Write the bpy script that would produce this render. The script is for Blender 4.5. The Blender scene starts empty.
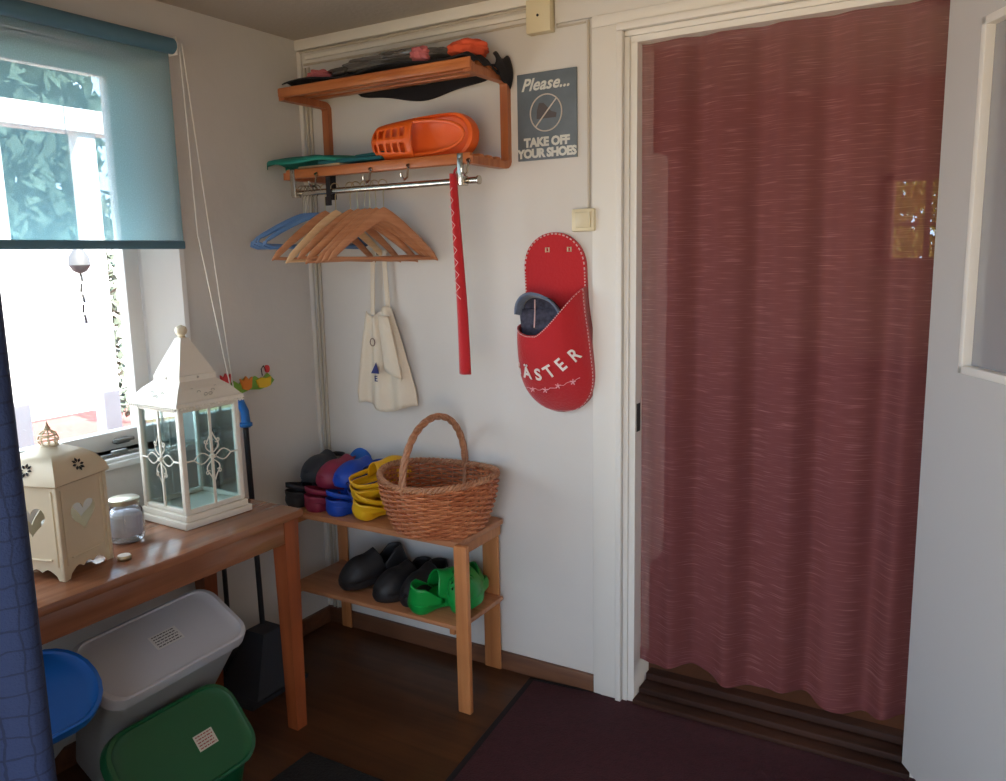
import bpy, bmesh, math, random
from mathutils import Vector, Matrix, Euler
random.seed(7)
PI = math.pi
S = bpy.context.scene
COL = S.collection

# ------------------------------------------------------------------ materials
def lin(c):
    return tuple(((v/255)/12.92 if v/255 <= .04045 else ((v/255+.055)/1.055)**2.4) for v in c) + (1,)

def newmat(name):
    m = bpy.data.materials.new(name); m.use_nodes = True
    nt = m.node_tree
    return m, nt, nt.nodes['Principled BSDF']

def setin(b, k, v):
    if k in b.inputs: b.inputs[k].default_value = v

def mat(name, c, rough=.6, metal=0, spec=.5, bump=0, bscale=40, var=0, vscale=8, trans=0, sheen=0, stretch=(1,1,1), detail=3):
    m, nt, b = newmat(name)
    c = lin(c)
    setin(b, 'Base Color', c); setin(b, 'Roughness', rough); setin(b, 'Metallic', metal)
    setin(b, 'Specular IOR Level', spec); setin(b, 'Transmission Weight', trans); setin(b, 'Sheen Weight', sheen)
    if var or bump:
        tc = nt.nodes.new('ShaderNodeTexCoord'); mp = nt.nodes.new('ShaderNodeMapping')
        mp.inputs['Scale'].default_value = stretch
        nt.links.new(tc.outputs['Object'], mp.inputs['Vector'])
    if var:
        n = nt.nodes.new('ShaderNodeTexNoise'); n.inputs['Scale'].default_value = vscale; n.inputs['Detail'].default_value = detail
        nt.links.new(mp.outputs[0], n.inputs['Vector'])
        r = nt.nodes.new('ShaderNodeValToRGB')
        r.color_ramp.elements[0].position = .3; r.color_ramp.elements[1].position = .7
        r.color_ramp.elements[0].color = tuple(v*(1-var) for v in c[:3])+(1,)
        r.color_ramp.elements[1].color = tuple(min(1, v*(1+var)) for v in c[:3])+(1,)
        nt.links.new(n.outputs['Fac'], r.inputs[0]); nt.links.new(r.outputs[0], b.inputs['Base Color'])
    if bump:
        n2 = nt.nodes.new('ShaderNodeTexNoise'); n2.inputs['Scale'].default_value = bscale; n2.inputs['Detail'].default_value = 4
        nt.links.new(mp.outputs[0], n2.inputs['Vector'])
        bp = nt.nodes.new('ShaderNodeBump'); bp.inputs['Strength'].default_value = bump; bp.inputs['Distance'].default_value = .01
        nt.links.new(n2.outputs['Fac'], bp.inputs['Height']); nt.links.new(bp.outputs[0], b.inputs['Normal'])
    return m

def wood(name, c1, c2, axis='X', rough=.35, sc=30, spec=.5):
    m, nt, b = newmat(name)
    tc = nt.nodes.new('ShaderNodeTexCoord'); mp = nt.nodes.new('ShaderNodeMapping')
    s = {'X': (.06, 1, 1), 'Y': (1, .06, 1), 'Z': (1, 1, .06)}[axis]
    mp.inputs['Scale'].default_value = s
    nt.links.new(tc.outputs['Object'], mp.inputs['Vector'])
    n = nt.nodes.new('ShaderNodeTexNoise'); n.inputs['Scale'].default_value = sc; n.inputs['Detail'].default_value = 5; n.inputs['Distortion'].default_value = .6
    n3 = nt.nodes.new('ShaderNodeTexNoise'); n3.inputs['Scale'].default_value = 7
    nt.links.new(mp.outputs[0], n.inputs['Vector']); nt.links.new(tc.outputs['Object'], n3.inputs['Vector'])
    mx = nt.nodes.new('ShaderNodeMath'); mx.operation = 'MULTIPLY_ADD'; mx.inputs[1].default_value = .35; 
    nt.links.new(n3.outputs['Fac'], mx.inputs[0]); nt.links.new(n.outputs['Fac'], mx.inputs[2])
    r = nt.nodes.new('ShaderNodeValToRGB')
    r.color_ramp.elements[0].position = .45; r.color_ramp.elements[1].position = .9
    r.color_ramp.elements[0].color = lin(c2); r.color_ramp.elements[1].color = lin(c1)
    nt.links.new(mx.outputs[0], r.inputs[0]); nt.links.new(r.outputs[0], b.inputs['Base Color'])
    setin(b, 'Roughness', rough); setin(b, 'Specular IOR Level', spec)
    bp = nt.nodes.new('ShaderNodeBump'); bp.inputs['Strength'].default_value = .12; bp.inputs['Distance'].default_value = .005
    nt.links.new(n.outputs['Fac'], bp.inputs['Height']); nt.links.new(bp.outputs[0], b.inputs['Normal'])
    return m

def glass(name, c=(235,245,245), tint=.92, gloss=.12, rough=.02):
    m = bpy.data.materials.new(name); m.use_nodes = True; nt = m.node_tree; nt.nodes.clear()
    o = nt.nodes.new('ShaderNodeOutputMaterial'); t = nt.nodes.new('ShaderNodeBsdfTransparent'); g = nt.nodes.new('ShaderNodeBsdfGlossy')
    cl = lin(c); t.inputs[0].default_value = tuple(v*tint for v in cl[:3])+(1,)
    g.inputs['Roughness'].default_value = rough
    fr = nt.nodes.new('ShaderNodeLayerWeight'); fr.inputs[0].default_value = .25
    mu = nt.nodes.new('ShaderNodeMath'); mu.operation = 'MULTIPLY_ADD'; mu.inputs[1].default_value = .6; mu.inputs[2].default_value = gloss*.3
    nt.links.new(fr.outputs['Fresnel'], mu.inputs[0])
    mx = nt.nodes.new('ShaderNodeMixShader'); nt.links.new(mu.outputs[0], mx.inputs[0])
    nt.links.new(t.outputs[0], mx.inputs[1]); nt.links.new(g.outputs[0], mx.inputs[2]); nt.links.new(mx.outputs[0], o.inputs[0])
    return m

# ------------------------------------------------------------------ mesh builder
class MB:
    def __init__(s): s.bm = bmesh.new(); s.fin = None
    def _xf(s, vs, loc, rot):
        M = Matrix.Translation(Vector(loc)) @ (rot if isinstance(rot, Matrix) else Euler(rot).to_matrix().to_4x4())
        for v in vs: v.co = M @ v.co
    def box(s, c, d, rot=(0,0,0), bev=0, seg=2):
        t = bmesh.new(); bmesh.ops.create_cube(t, size=1)
        for v in t.verts: v.co = Vector((v.co.x*d[0], v.co.y*d[1], v.co.z*d[2]))
        if bev: bmesh.ops.bevel(t, geom=t.edges[:], offset=bev, segments=seg, affect='EDGES', profile=.5)
        s._xf(t.verts, c, rot); s.merge(t); return s
    def box2(s, a, b, bev=0):
        return s.box([(a[i]+b[i])/2 for i in range(3)], [abs(b[i]-a[i]) for i in range(3)], bev=bev)
    def merge(s, t):
        me = bpy.data.meshes.new('t'); t.to_mesh(me); t.free(); s.bm.from_mesh(me); bpy.data.meshes.remove(me)
    def add_mesh(s, me, M=None):
        if M is not None: me.transform(M)
        s.bm.from_mesh(me)
    def rings(s, rings, closed=True, cap=True, loop=False):
        vs = [[s.bm.verts.new(p) for p in r] for r in rings]
        n = len(vs[0]); m = len(vs)
        for i in range(m if loop else m-1):
            a, b = vs[i], vs[(i+1) % m]
            for j in range(n if closed else n-1):
                k = (j+1) % n
                try: s.bm.faces.new((a[j], a[k], b[k], b[j]))
                except ValueError: pass
        if cap and not loop and closed:
            for r in (vs[0][::-1], vs[-1]):
                try: s.bm.faces.new(r)
                except ValueError: pass
        return s
    def tube(s, pts, r, n=8, loop=False, flat=None):
        pts = [Vector(p) for p in pts]; R = []
        m = len(pts); up = None
        for i, p in enumerate(pts):
            if loop: d = pts[(i+1) % m]-pts[i-1]
            else: d = pts[min(i+1, m-1)]-pts[max(i-1, 0)]
            if d.length < 1e-9: d = Vector((0,0,1))
            d.normalize()
            if up is None:
                up = Vector((0,0,1)) if abs(d.z) < .9 else Vector((1,0,0))
            a = d.cross(up)
            if a.length < 1e-6: a = d.cross(Vector((0,1,0)))
            a.normalize(); b = a.cross(d).normalized(); up = b
            rr = r(i/(m-1)) if callable(r) else r
            f = flat or 1
            R.append([p + a*rr*math.cos(2*PI*k/n) + b*rr*f*math.sin(2*PI*k/n) for k in range(n)])
        return s.rings(R, loop=loop)
    def lathe(s, prof, c=(0,0,0), n=28):
        c = Vector(c)
        return s.rings([[c+Vector((r*math.cos(2*PI*k/n), r*math.sin(2*PI*k/n), z)) for k in range(n)] for r, z in prof])
    def grid(s, fn, nu, nv, hole=None):
        vs = [[s.bm.verts.new(fn(i/nu, j/nv)) for j in range(nv+1)] for i in range(nu+1)]
        for i in range(nu):
            for j in range(nv):
                if hole and hole(i, j): continue
                s.bm.faces.new((vs[i][j], vs[i+1][j], vs[i+1][j+1], vs[i][j+1]))
        return s
    def xform(s, M):
        for v in s.bm.verts: v.co = M @ v.co
        return s
    def build(s, name, m, parent=None, smooth=True, solid=0, sub=0, off=0, angle=40):
        bmesh.ops.recalc_face_normals(s.bm, faces=s.bm.faces)
        me = bpy.data.meshes.new(name); s.bm.to_mesh(me); s.bm.free()
        if smooth:
            me.polygons.foreach_set('use_smooth', [True]*len(me.polygons))
            try: me.set_sharp_from_angle(angle=math.radians(angle))
            except Exception: pass
        me.materials.append(m)
        o = bpy.data.objects.new(name, me); COL.objects.link(o)
        if parent: o.parent = parent
        if solid:
            md = o.modifiers.new('thick', 'SOLIDIFY'); md.thickness = solid; md.offset = off
        if sub:
            md = o.modifiers.new('sub', 'SUBSURF'); md.levels = sub; md.render_levels = sub
        return o

def tag(o, label=None, cat=None, group=None, kind=None):
    if label: o['label'] = label
    if cat: o['category'] = cat
    if group: o['group'] = group
    if kind: o['kind'] = kind
    return o
def struct(o): o['kind'] = 'structure'; return o
def thing(name, label, cat, loc=(0,0,0), rot=(0,0,0), group=None):
    o = bpy.data.objects.new(name, None); COL.objects.link(o); o.location = loc; o.rotation_euler = rot
    o.empty_display_size = .05
    return tag(o, label, cat, group)
def copy_tree(o, parent=None):
    c = o.copy(); COL.objects.link(c)
    if parent: c.parent = parent
    for ch in list(o.children): copy_tree(ch, c)
    return c
def from_curve(cu, M=None):
    o = bpy.data.objects.new('tmp', cu); COL.objects.link(o)
    dg = bpy.context.evaluated_depsgraph_get(); dg.update()
    me = bpy.data.meshes.new_from_object(o.evaluated_get(dg))
    bpy.data.objects.remove(o); 
    if M is not None: me.transform(M)
    return me
def text_mesh(body, size, ext=.0006, shear=0, M=None, bold=0, space=1.0):
    cu = bpy.data.curves.new('t', 'FONT'); cu.body = body; cu.size = size; cu.extrude = ext; cu.shear = shear
    cu.align_x = 'CENTER'; cu.align_y = 'CENTER'; cu.offset = bold; cu.resolution_u = 3; cu.space_character = space
    return from_curve(cu, M)
def shape2d(outlines, ext, M=None):
    cu = bpy.data.curves.new('s', 'CURVE'); cu.dimensions = '2D'; cu.fill_mode = 'BOTH'; cu.extrude = ext
    for ol in outlines:
        sp = cu.splines.new('POLY'); sp.points.add(len(ol)-1)
        for p, q in zip(sp.points, ol): p.co = (q[0], q[1], 0, 1)
        sp.use_cyclic_u = True
    return from_curve(cu, M)
def basis(o, x, y, z):
    return Matrix(((x[0], y[0], z[0], o[0]), (x[1], y[1], z[1], o[1]), (x[2], y[2], z[2], o[2]), (0,0,0,1)))

# ------------------------------------------------------------------ palette
M = {}
M['wall'] = mat('painted_wall', (214,210,204), .75, bump=.15, bscale=18, var=.03, vscale=3)
M['ceil'] = mat('painted_ceiling', (188,178,166), .85, bump=.2, bscale=60)
M['white'] = mat('white_paint', (226,222,214), .45, bump=.05, bscale=25)
M['frame'] = mat('window_white', (232,232,230), .4)
M['doorw'] = mat('door_paint', (190,187,184), .5, bump=.04, bscale=12)
M['floor'] = wood('floor_wood', (92,58,34), (58,34,20), 'X', .35, 22)
M['basew'] = wood('skirting_wood', (122,82,58), (92,60,44), 'X', .5, 30)
M['sill'] = wood('threshold_wood', (66,38,27), (40,23,17), 'X', .65, 30, .25)
M['rack'] = wood('rack_pine', (196,120,66), (160,84,40), 'X', .35, 40)
M['rackz'] = wood('rack_pine_side', (186,116,72), (156,84,44), 'Z', .4, 40)
M['table'] = wood('table_pine', (164,112,82), (126,80,56), 'Y', .16, 26, .6)
M['tablel'] = wood('table_leg_pine', (160,84,46), (122,60,32), 'Z', .35, 26)
M['bench'] = wood('bench_pine', (196,138,98), (168,108,70), 'X', .4, 36)
M['benchz'] = wood('bench_leg_pine', (206,140,88), (178,112,66), 'Z', .4, 36)
M['hang'] = wood('hanger_wood', (202,148,110), (176,114,76), 'Y', .35, 60)
M['hangp'] = wood('hanger_pale_wood', (236,206,164), (220,180,132), 'Y', .35, 60)
M['chrome'] = mat('chrome', (190,184,172), .22, metal=1)
M['steel'] = mat('brass_steel', (200,186,150), .3, metal=1)
M['black'] = mat('black_plastic', (26,26,30), .45)
M['blackf'] = mat('black_fabric', (22,18,22), .9, bump=.3, bscale=60)
M['darkrub'] = mat('dark_rubber', (42,46,54), .6)
M['brim'] = mat('lantern_white_metal', (226,220,206), .45, bump=.1, bscale=40)
M['cream'] = mat('lantern_cream_metal', (222,208,178), .5, bump=.1, bscale=40)
M['dark'] = mat('dark_inside', (52,52,52), .9)
M['glass'] = glass('window_glass', (252,254,254), .99, .05)
M['lglass'] = glass('lantern_glass', (240,251,252), .99, .15)
M['jglass'] = glass('jar_glass', (246,249,252), .97, .35, .05)
M['dglass'] = mat('greyed_door_glass', (172,170,172), .15, spec=.8, trans=.3)  # grey base imitates reflections in a plain pane
M['red'] = mat('red_felt', (188,30,38), .9, bump=.3, bscale=120, sheen=.3)
M['stitch'] = mat('white_thread', (226,190,188), .8)
M['letter'] = mat('white_felt', (240,232,226), .85)
M['denim'] = mat('grey_blue_felt', (104,118,142), .95, bump=.4, bscale=90, sheen=.3)
M['denimd'] = mat('dark_plaid_lining', (66,66,82), .95, var=.5, vscale=60)
M['canvas'] = mat('canvas', (222,210,190), .95, bump=.25, bscale=90)
M['print'] = mat('navy_print', (52,56,110), .8)
M['wicker'] = wood('wicker', (216,142,96), (158,80,46), 'X', .45, 60)
M['wick2'] = wood('wicker_rim', (198,144,106), (150,96,66), 'X', .5, 60)
M['eyelet'] = mat('eyelet_cream', (232,224,190), .5)
M['sign'] = mat('sign_slate', (104,114,122), .5, var=.12, vscale=14)
M['signt'] = mat('sign_lettering', (214,214,206), .5)
M['signp'] = mat('sign_faint_shoe', (88,82,82), .6)
M['plate'] = mat('switch_plastic', (222,210,176), .4)
M['cable'] = mat('cable_paint', (196,186,170), .6)
M['wbin'] = mat('white_lid_plastic', (186,188,194), .35, bump=.05, bscale=15)
M['wbody'] = mat('translucent_plastic', (166,170,170), .35, trans=.25)
M['bbin'] = mat('blue_lid_plastic', (20,104,196), .35)
M['gbin'] = mat('green_lid_plastic', (12,84,48), .35)
M['gbody'] = mat('green_body_plastic', (16,84,52), .4)
M['orange'] = mat('orange_plastic', (232,98,26), .4)
M['teal'] = mat('teal_fabric', (28,128,112), .8, bump=.2, bscale=50)
M['green'] = mat('green_plastic', (14,150,62), .4)
M['maroon'] = mat('maroon_rubber', (138,38,66), .5)
M['cblue'] = mat('blue_rubber', (16,66,170), .5)
M['clblue'] = mat('light_blue_rubber', (24,104,196), .5)
M['indigo'] = mat('indigo_rubber', (44,62,140), .5)
M['yellow'] = mat('yellow_rubber', (232,178,24), .5)
M['shoe'] = mat('black_shoe', (30,28,30), .55, bump=.1, bscale=60)
M['shoein'] = mat('shoe_lining', (14,14,16), .9)
M['hblue'] = mat('blue_hanger_plastic', (92,132,184), .35)
M['pblue'] = mat('blue_handle', (30,110,190), .35)
M['pink'] = mat('pink_fabric', (196,108,112), .8, bump=.3, bscale=60)
M['orangef'] = mat('orange_fabric', (222,88,52), .8, bump=.3, bscale=60)
M['bagpl'] = mat('clear_wrapped_plastic', (96,92,90), .25, bump=.6, bscale=35)
M['beige'] = mat('beige_fabric', (196,168,130), .9)
M['fgreen'] = mat('toy_green', (128,176,66), .5)
M['fred'] = mat('toy_red', (222,60,64), .5)
M['forange'] = mat('toy_orange', (240,138,40), .5)
M['fyellow'] = mat('toy_yellow', (240,196,40), .5)
M['rug'] = mat('wine_rug', (66,24,34), .95, bump=.5, bscale=160, var=.15, vscale=50)
M['rugb'] = mat('rug_edge', (22,14,18), .95)
M['mat'] = mat('black_mat', (18,20,22), .95, bump=.5, bscale=120)
M['wax'] = mat('candle_wax', (232,226,214), .5)
M['deck'] = mat('red_deck', (150,84,76), .7, var=.1, vscale=3)
M['ext'] = mat('white_exterior', (240,240,238), .7)
M['leaf'] = mat('leaves', (232,226,140), .7, var=.3, vscale=14)
M['leafd'] = mat('leaves_dark', (104,114,100), .8, var=.5, vscale=10)
M['leaft'] = mat('tree_leaves', (62,84,74), .8, var=.15, vscale=2)
M['tan'] = mat('tan_wall', (150,118,100), .9)
M['grass'] = mat('pale_ground', (176,146,100), .9)

def sheer(name, base, thread, op=.72, sc=(6,6,260), tr=.35, freq=4.0):
    m = bpy.data.materials.new(name); m.use_nodes = True; nt = m.node_tree; nt.nodes.clear()
    N = nt.nodes.new; L = nt.links.new
    o = N('ShaderNodeOutputMaterial'); tc = N('ShaderNodeTexCoord'); mp = N('ShaderNodeMapping'); mp.inputs['Scale'].default_value = sc
    L(tc.outputs['Object'], mp.inputs['Vector'])
    n = N('ShaderNodeTexNoise'); n.inputs['Scale'].default_value = 1.0; n.inputs['Detail'].default_value = 3
    L(mp.outputs[0], n.inputs['Vector'])
    r = N('ShaderNodeValToRGB'); r.color_ramp.elements[0].position = .56; r.color_ramp.elements[1].position = .80
    r.color_ramp.elements[0].color = lin(base); r.color_ramp.elements[1].color = lin(thread); L(n.outputs['Fac'], r.inputs[0])
    d = N('ShaderNodeBsdfDiffuse'); t = N('ShaderNodeBsdfTranslucent'); tp = N('ShaderNodeBsdfTransparent')
    L(r.outputs[0], d.inputs[0]); L(r.outputs[0], t.inputs[0])
    m1 = N('ShaderNodeMixShader'); m1.inputs[0].default_value = tr; L(d.outputs[0], m1.inputs[1]); L(t.outputs[0], m1.inputs[2])
    r2 = N('ShaderNodeMapRange'); r2.inputs[1].default_value = .35; r2.inputs[2].default_value = .75
    r2.inputs[3].default_value = op-.04; r2.inputs[4].default_value = min(1, op+.08); L(n.outputs['Fac'], r2.inputs[0])
    m2 = N('ShaderNodeMixShader'); L(r2.outputs[0], m2.inputs[0]); L(tp.outputs[0], m2.inputs[1]); L(m1.outputs[0], m2.inputs[2])
    L(m2.outputs[0], o.inputs[0])
    return m
M['curtain'] = sheer('sheer_red_weave', (142,84,85), (190,136,132), .74, (11,.01,330))
M['blind'] = sheer('blue_blind_fabric', (122,166,174), (134,178,184), .62, (300,300,300), .72)
M['blindbar'] = mat('blue_blind_bar', (84,122,140), .6)

def check_fabric(name, base, line, px=.036):
    m, nt, b = newmat(name); N = nt.nodes.new; L = nt.links.new
    tc = N('ShaderNodeTexCoord'); sp = N('ShaderNodeSeparateXYZ'); L(tc.outputs['Object'], sp.inputs[0])
    acc = None
    for k, ax in enumerate((1, 2)):
        a = N('ShaderNodeMath'); a.operation = 'MULTIPLY'; a.inputs[1].default_value = 1/px; L(sp.outputs[ax], a.inputs[0])
        nn = N('ShaderNodeTexNoise'); nn.inputs['Scale'].default_value = 22; L(tc.outputs['Object'], nn.inputs['Vector'])
        ad = N('ShaderNodeMath'); ad.operation = 'MULTIPLY_ADD'; ad.inputs[1].default_value = .5; L(nn.outputs['Fac'], ad.inputs[0]); L(a.outputs[0], ad.inputs[2])
        f = N('ShaderNodeMath'); f.operation = 'FRACT'; L(ad.outputs[0], f.inputs[0])
        c = N('ShaderNodeMath'); c.operation = 'LESS_THAN'; c.inputs[1].default_value = .09; L(f.outputs[0], c.inputs[0])
        if acc is None: acc = c
        else:
            mx = N('ShaderNodeMath'); mx.operation = 'MAXIMUM'; L(acc.outputs[0], mx.inputs[0]); L(c.outputs[0], mx.inputs[1]); acc = mx
    mm = N('ShaderNodeMix'); mm.data_type = 'RGBA'; mm.inputs[6].default_value = lin(base); mm.inputs[7].default_value = lin(line)
    L(acc.outputs[0], mm.inputs[0]); L(mm.outputs[2], b.inputs['Base Color'])
    n = N('ShaderNodeTexNoise'); n.inputs['Scale'].default_value = 200; L(tc.outputs['Object'], n.inputs['Vector'])
    bp = N('ShaderNodeBump'); bp.inputs['Strength'].default_value = .4; bp.inputs['Distance'].default_value = .004; L(n.outputs['Fac'], bp.inputs['Height']); L(bp.outputs[0], b.inputs['Normal'])
    setin(b, 'Roughness', .9)
    return m
M['denimc'] = check_fabric('blue_check_curtain', (38,54,92), (28,40,72))

M['lab1'] = mat('label_paper', (206,206,202), .6)
M['lab2'] = mat('label_paper_cream', (196,192,178), .6)
M['ink1'] = mat('label_ink', (74,70,72), .7)
M['ink2'] = mat('label_ink_red', (150,74,70), .7)

# ------------------------------------------------------------------ room shell
CH = 2.30
XR, YF = 3.5, -3.4            # right wall, wall behind the camera
def wall(name, boxes, m=M['wall']):
    b = MB()
    for a, c in boxes: b.box2(a, c)
    return struct(b.build(name, m, smooth=False))
wall('floor', [((-.12,YF-.1,-.08), (XR+.1,.14,0))], M['floor'])
wall('ceiling', [((-.5,YF-.6,CH), (XR+.5,.14,CH+.12))], M['ceil'])
# left wall with window opening  y -2.05..-.70, z .90..2.14
WY0, WY1, WZ0, WZ1 = -2.05, -.69, .90, 2.12
WYR = -.60
wall('wall_left', [((-.12,YF,0), (0,0.14,WZ0)), ((-.12,YF,WZ1), (0,.14,CH)), ((-.12,WYR,WZ0), (0,.14,WZ1)), ((-.12,YF,WZ0), (0,WY0,WZ1))])
# back wall with door opening
DX0, DX1, DZ = 1.345, 2.205, 2.125
wall('wall_back', [((0,0,0), (DX0,.13,CH)), ((DX1,0,0), (XR,.13,CH)), ((DX0,0,DZ), (DX1,.13,CH))])
wall('wall_right', [((XR,YF,0), (XR+.1,.13,CH))])
wall('wall_front', [((0,YF-.1,0), (.9,YF,CH)), ((3.2,YF-.1,0), (XR,YF,CH)), ((.9,YF-.1,2.1), (3.2,YF,CH)), ((.9,YF-.1,0), (3.2,YF,.25))])
# unseen roof over both rooms, added and extended to keep the sun out
wall('sun_block_roof', [((-.40,YF-.9,CH+.12), (XR+2.8,2.5,CH+.3))], M['ext'])

b = MB(); b.box2((0,-.016,0), (1.214,0,.066), .003); struct(b.build('baseboard_back', M['basew']))
b = MB(); b.box2((2.31,-.016,0), (XR,0,.066), .003); struct(b.build('baseboard_right', M['basew']))
b = MB(); b.box2((0,YF,0), (.016,-.016,.066), .003); struct(b.build('baseboard_left', M['basew']))
# ceiling cornice strips along the back wall (cable trunking and mouldings)
b = MB(); b.box2((0,-.022,2.262), (1.0,0,2.30), .003); struct(b.build('trim_1', M['white']))
b = MB(); b.box2((.04,-.012,2.228), (1.0,0,2.244), .002); struct(b.build('trim_2', M['white']))
b = MB(); b.box2((0,-.014,.07), (.018,0,2.26), .003); struct(b.build('trim_3', M['white']))
# board joint over the door
b = MB(); b.box2((1.09,-.012,2.195), (XR,-.0004,2.2995), .002); struct(b.build('trim_4', M['wall']))

# door frame (structure)
b = MB()
b.box2((1.215,-.018,.0), (1.298,-.0005,2.161), .002)
b.box2((1.215,-.018,2.1615), (2.33,-.0005,2.1945), .002)
b.box2((2.25,-.018,.0), (2.33,-.0005,2.161), .002)
struct(b.build('trim_5', M['white']))
b = MB()
for x0, x1, y0, zt in ((1.2985,1.318,-.03,2.1395), (1.3185,1.3355,-.014,2.1225)):
    b.box2((x0,y0,.0), (x1,-.0005,zt), .003)
    b.box2((3.548-x1,y0,.0), (3.548-x0,-.0005,zt), .003)
b.box2((1.2985,-.03,2.14), (2.2495,-.0005,2.161), .003); b.box2((1.3185,-.014,2.123), (2.2295,-.0005,2.1395), .003)
struct(b.build('trim_6', M['white']))
b = MB(); b.box2((1.336,-.006,.0), (1.357,.131,2.1045)); b.box2((2.19,-.006,.0), (2.212,.131,2.1045)); b.box2((1.336,-.006,2.105), (2.212,.131,2.1225))
struct(b.build('trim_7', M['white']))
b = MB(); b.box2((1.3565,.004,.93), (1.3595,.03,1.02)); struct(b.build('trim_8', M['dark']))
# threshold
b = MB(); b.box2((1.357,-.02,.0005), (2.19,.035,.022), .004); b.box2((1.3575,.036,.0005), (2.1895,.10,.040), .006); b.box2((1.3575,.1005,.0005), (2.1895,.15,.062), .006)
struct(b.build('trim_9', M['sill']))

# ---- room beyond the doorway
wall('floor_beyond', [((.3,.14,-.02), (3.6,4.1,.06))], wood('hall_floor', (104,70,52), (84,56,42), 'Y', .5, 14, .3))
wall('ceiling_beyond', [((.2,.14,CH), (3.7,4.2,CH+.1))], M['ceil'])
FX0, FX1, FZ0, FZ1 = 1.84, 2.10, 1.44, 1.82
wall('wall_beyond', [((.2,2.2,0), (FX0,2.3,CH)), ((FX1,2.2,0), (3.6,2.3,CH)), ((FX0,2.2,0), (FX1,2.3,FZ0)), ((FX0,2.2,FZ1), (FX1,2.3,CH))], M['tan'])
wall('wall_beyond_left', [((.3,.13,0), (.4,2.2,CH))], M['tan'])
wall('wall_beyond_right', [((3.5,.13,0), (3.6,.7,CH)), ((3.5,1.6,0), (3.6,2.2,CH)), ((3.5,.7,0), (3.6,1.6,.7)), ((3.5,.7,2.0), (3.6,1.6,CH))], M['tan'])
b = MB()
b.box2((FX0-.03,2.17,FZ0-.03), (FX0,2.2,FZ1+.03)); b.box2((FX1,2.17,FZ0-.03), (FX1+.03,2.2,FZ1+.03)); b.box2((FX0-.03,2.17,FZ0-.03), (FX1+.03,2.2,FZ0)); b.box2((FX0-.03,2.17,FZ1), (FX1+.03,2.2,FZ1+.03))
b.box2((1.985,2.2,FZ0), (2.01,2.23,FZ1)); b.box2((FX0,2.205,1.60), (FX1,2.225,1.615))
struct(b.build('window_2', M['tan']))
# pale open cupboard door and bench back seen dimly through the curtain
t = thing('wardrobe', 'tall pale wardrobe standing behind the sheer curtain at the left', 'wardrobe', (.84,1.0,.06))
b = MB(); b.box((0,0,.93), (.34,.5,1.86), bev=.01); b.build('body', mat('pale_cupboard', (206,196,186), .6), t)
b = MB(); b.box((.05,-.262,.93), (.22,.02,1.76), bev=.005); b.build('door', mat('pale_cupboard_door', (190,178,168), .6), t)
t = thing('sideboard', 'low brown sideboard behind the sheer curtain, top edge at chest height', 'sideboard', (2.1,1.95,.06))
b = MB(); b.box((0,0,.42), (1.2,.4,.84), bev=.01); b.build('body', mat('brown_board', (100,66,56), .6), t)
b = MB(); b.box((0,0,.86), (1.3,.44,.04), bev=.006); b.build('top', mat('brown_top', (62,36,32), .4), t)

# ------------------------------------------------------------------ window in the left wall
b = MB()
b.rings([[Vector(q+(z,)) for q in ((-.125,WY1), (-.078,WY1), (.012,WYR-.012), (.012,WYR+.006), (-.125,WYR-.001))] for z in (WZ0-.0, WZ1)])
b.box2((-.02,WY0-.08,WZ1), (.014,-.592,WZ1+.06), .003)
b.box2((-.12,WY0-.01,WZ0), (0,WY0+.01,WZ1))
b.box2((-.12,WY0-.05,WZ0-.01), (.016,WYR-.001,WZ0), .003)
fr = struct(b.build('window_1', M['frame']))
b = MB()
x0, x1 = -.122, -.080
for y0, y1, z0, z1 in ((WY1-.062,WY1-.008,WZ0+.005,WZ1-.002), (WY0+.002,WY0+.06,WZ0+.005,WZ1-.002), (WY0+.06,WY1-.06,WZ0+.005,WZ0+.062), (WY0+.06,WY1-.06,WZ1-.06,WZ1-.002)):
    b.box2((x0,y0,z0), (x1,y1,z1), .004)
sash = b.build('sash', M['frame'], fr)
b = MB(); b.box2((-.103,WY0+.055,WZ0+.055), (-.098,WY1-.055,WZ1-.055)); b.build('pane', M['glass'], sash, smooth=False)
b = MB(); b.box((-.070,-.825,WZ0+.032), (.02,.05,.018), bev=.004); b.box((-.054,-.83,WZ0+.036), (.012,.075,.012), bev=.003)
b.build('window_handle', mat('grey_latch', (128,128,126), .4, metal=.5), fr)
b = MB(); b.box2((-.02,WY0-.05,WZ0-.03), (.03,WYR-.0,WZ0-.0105), .004); struct(b.build('trim_10', M['frame']))
b = MB(); b.tube([(.025,-.985,.915), (.025,-.82,.915)], .005); b.box((.025,-.9,.921), (.012,.05,.012), bev=.002)
tag(b.build('window_stay', mat('grey_steel', (140,140,136), .35, metal=.6)), 'grey metal stay lying along the window ledge between the two lanterns', 'window stay')

# roller blind
t = thing('roller_blind', 'translucent blue roller blind pulled halfway down over the window', 'blind', (.03,-1.35,2.14))
L_ = 1.52
b = MB(); b.tube([(.008,-.76,.022), (.008,.755,.022)], .024, 20); b.build('roller', M['blindbar'], t)
for yy in (.757,-.767):
    b = MB(); b.box((0.004,yy,.022), (.05,.006,.055), bev=.002); b.build('bracket', M['white'], t)
b = MB()
b.grid(lambda u, v: Vector((0.0, -.745+u*1.49, .02-v*.60)), 20, 10)
b.build('fabric', M['blind'], t)
b = MB(); b.box((0,0,-.592), (.012,1.495,.026), bev=.004); b.build('hem_bar', M['blindbar'], t)
b = MB(); pts = [(.03,.765,.02)]
ch = [(.02,.772,.03), (.022,.778,-.25), (.025,.782,-.57)]
b.tube(ch, .0022, 6)
b.tube([(.03,.775,.03), (.035,.80,-.3), (.04,.868,-1.08), (.04,.874,-1.10), (.038,.86,-1.09), (.03,.78,-.57)], .0022, 6)
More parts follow.
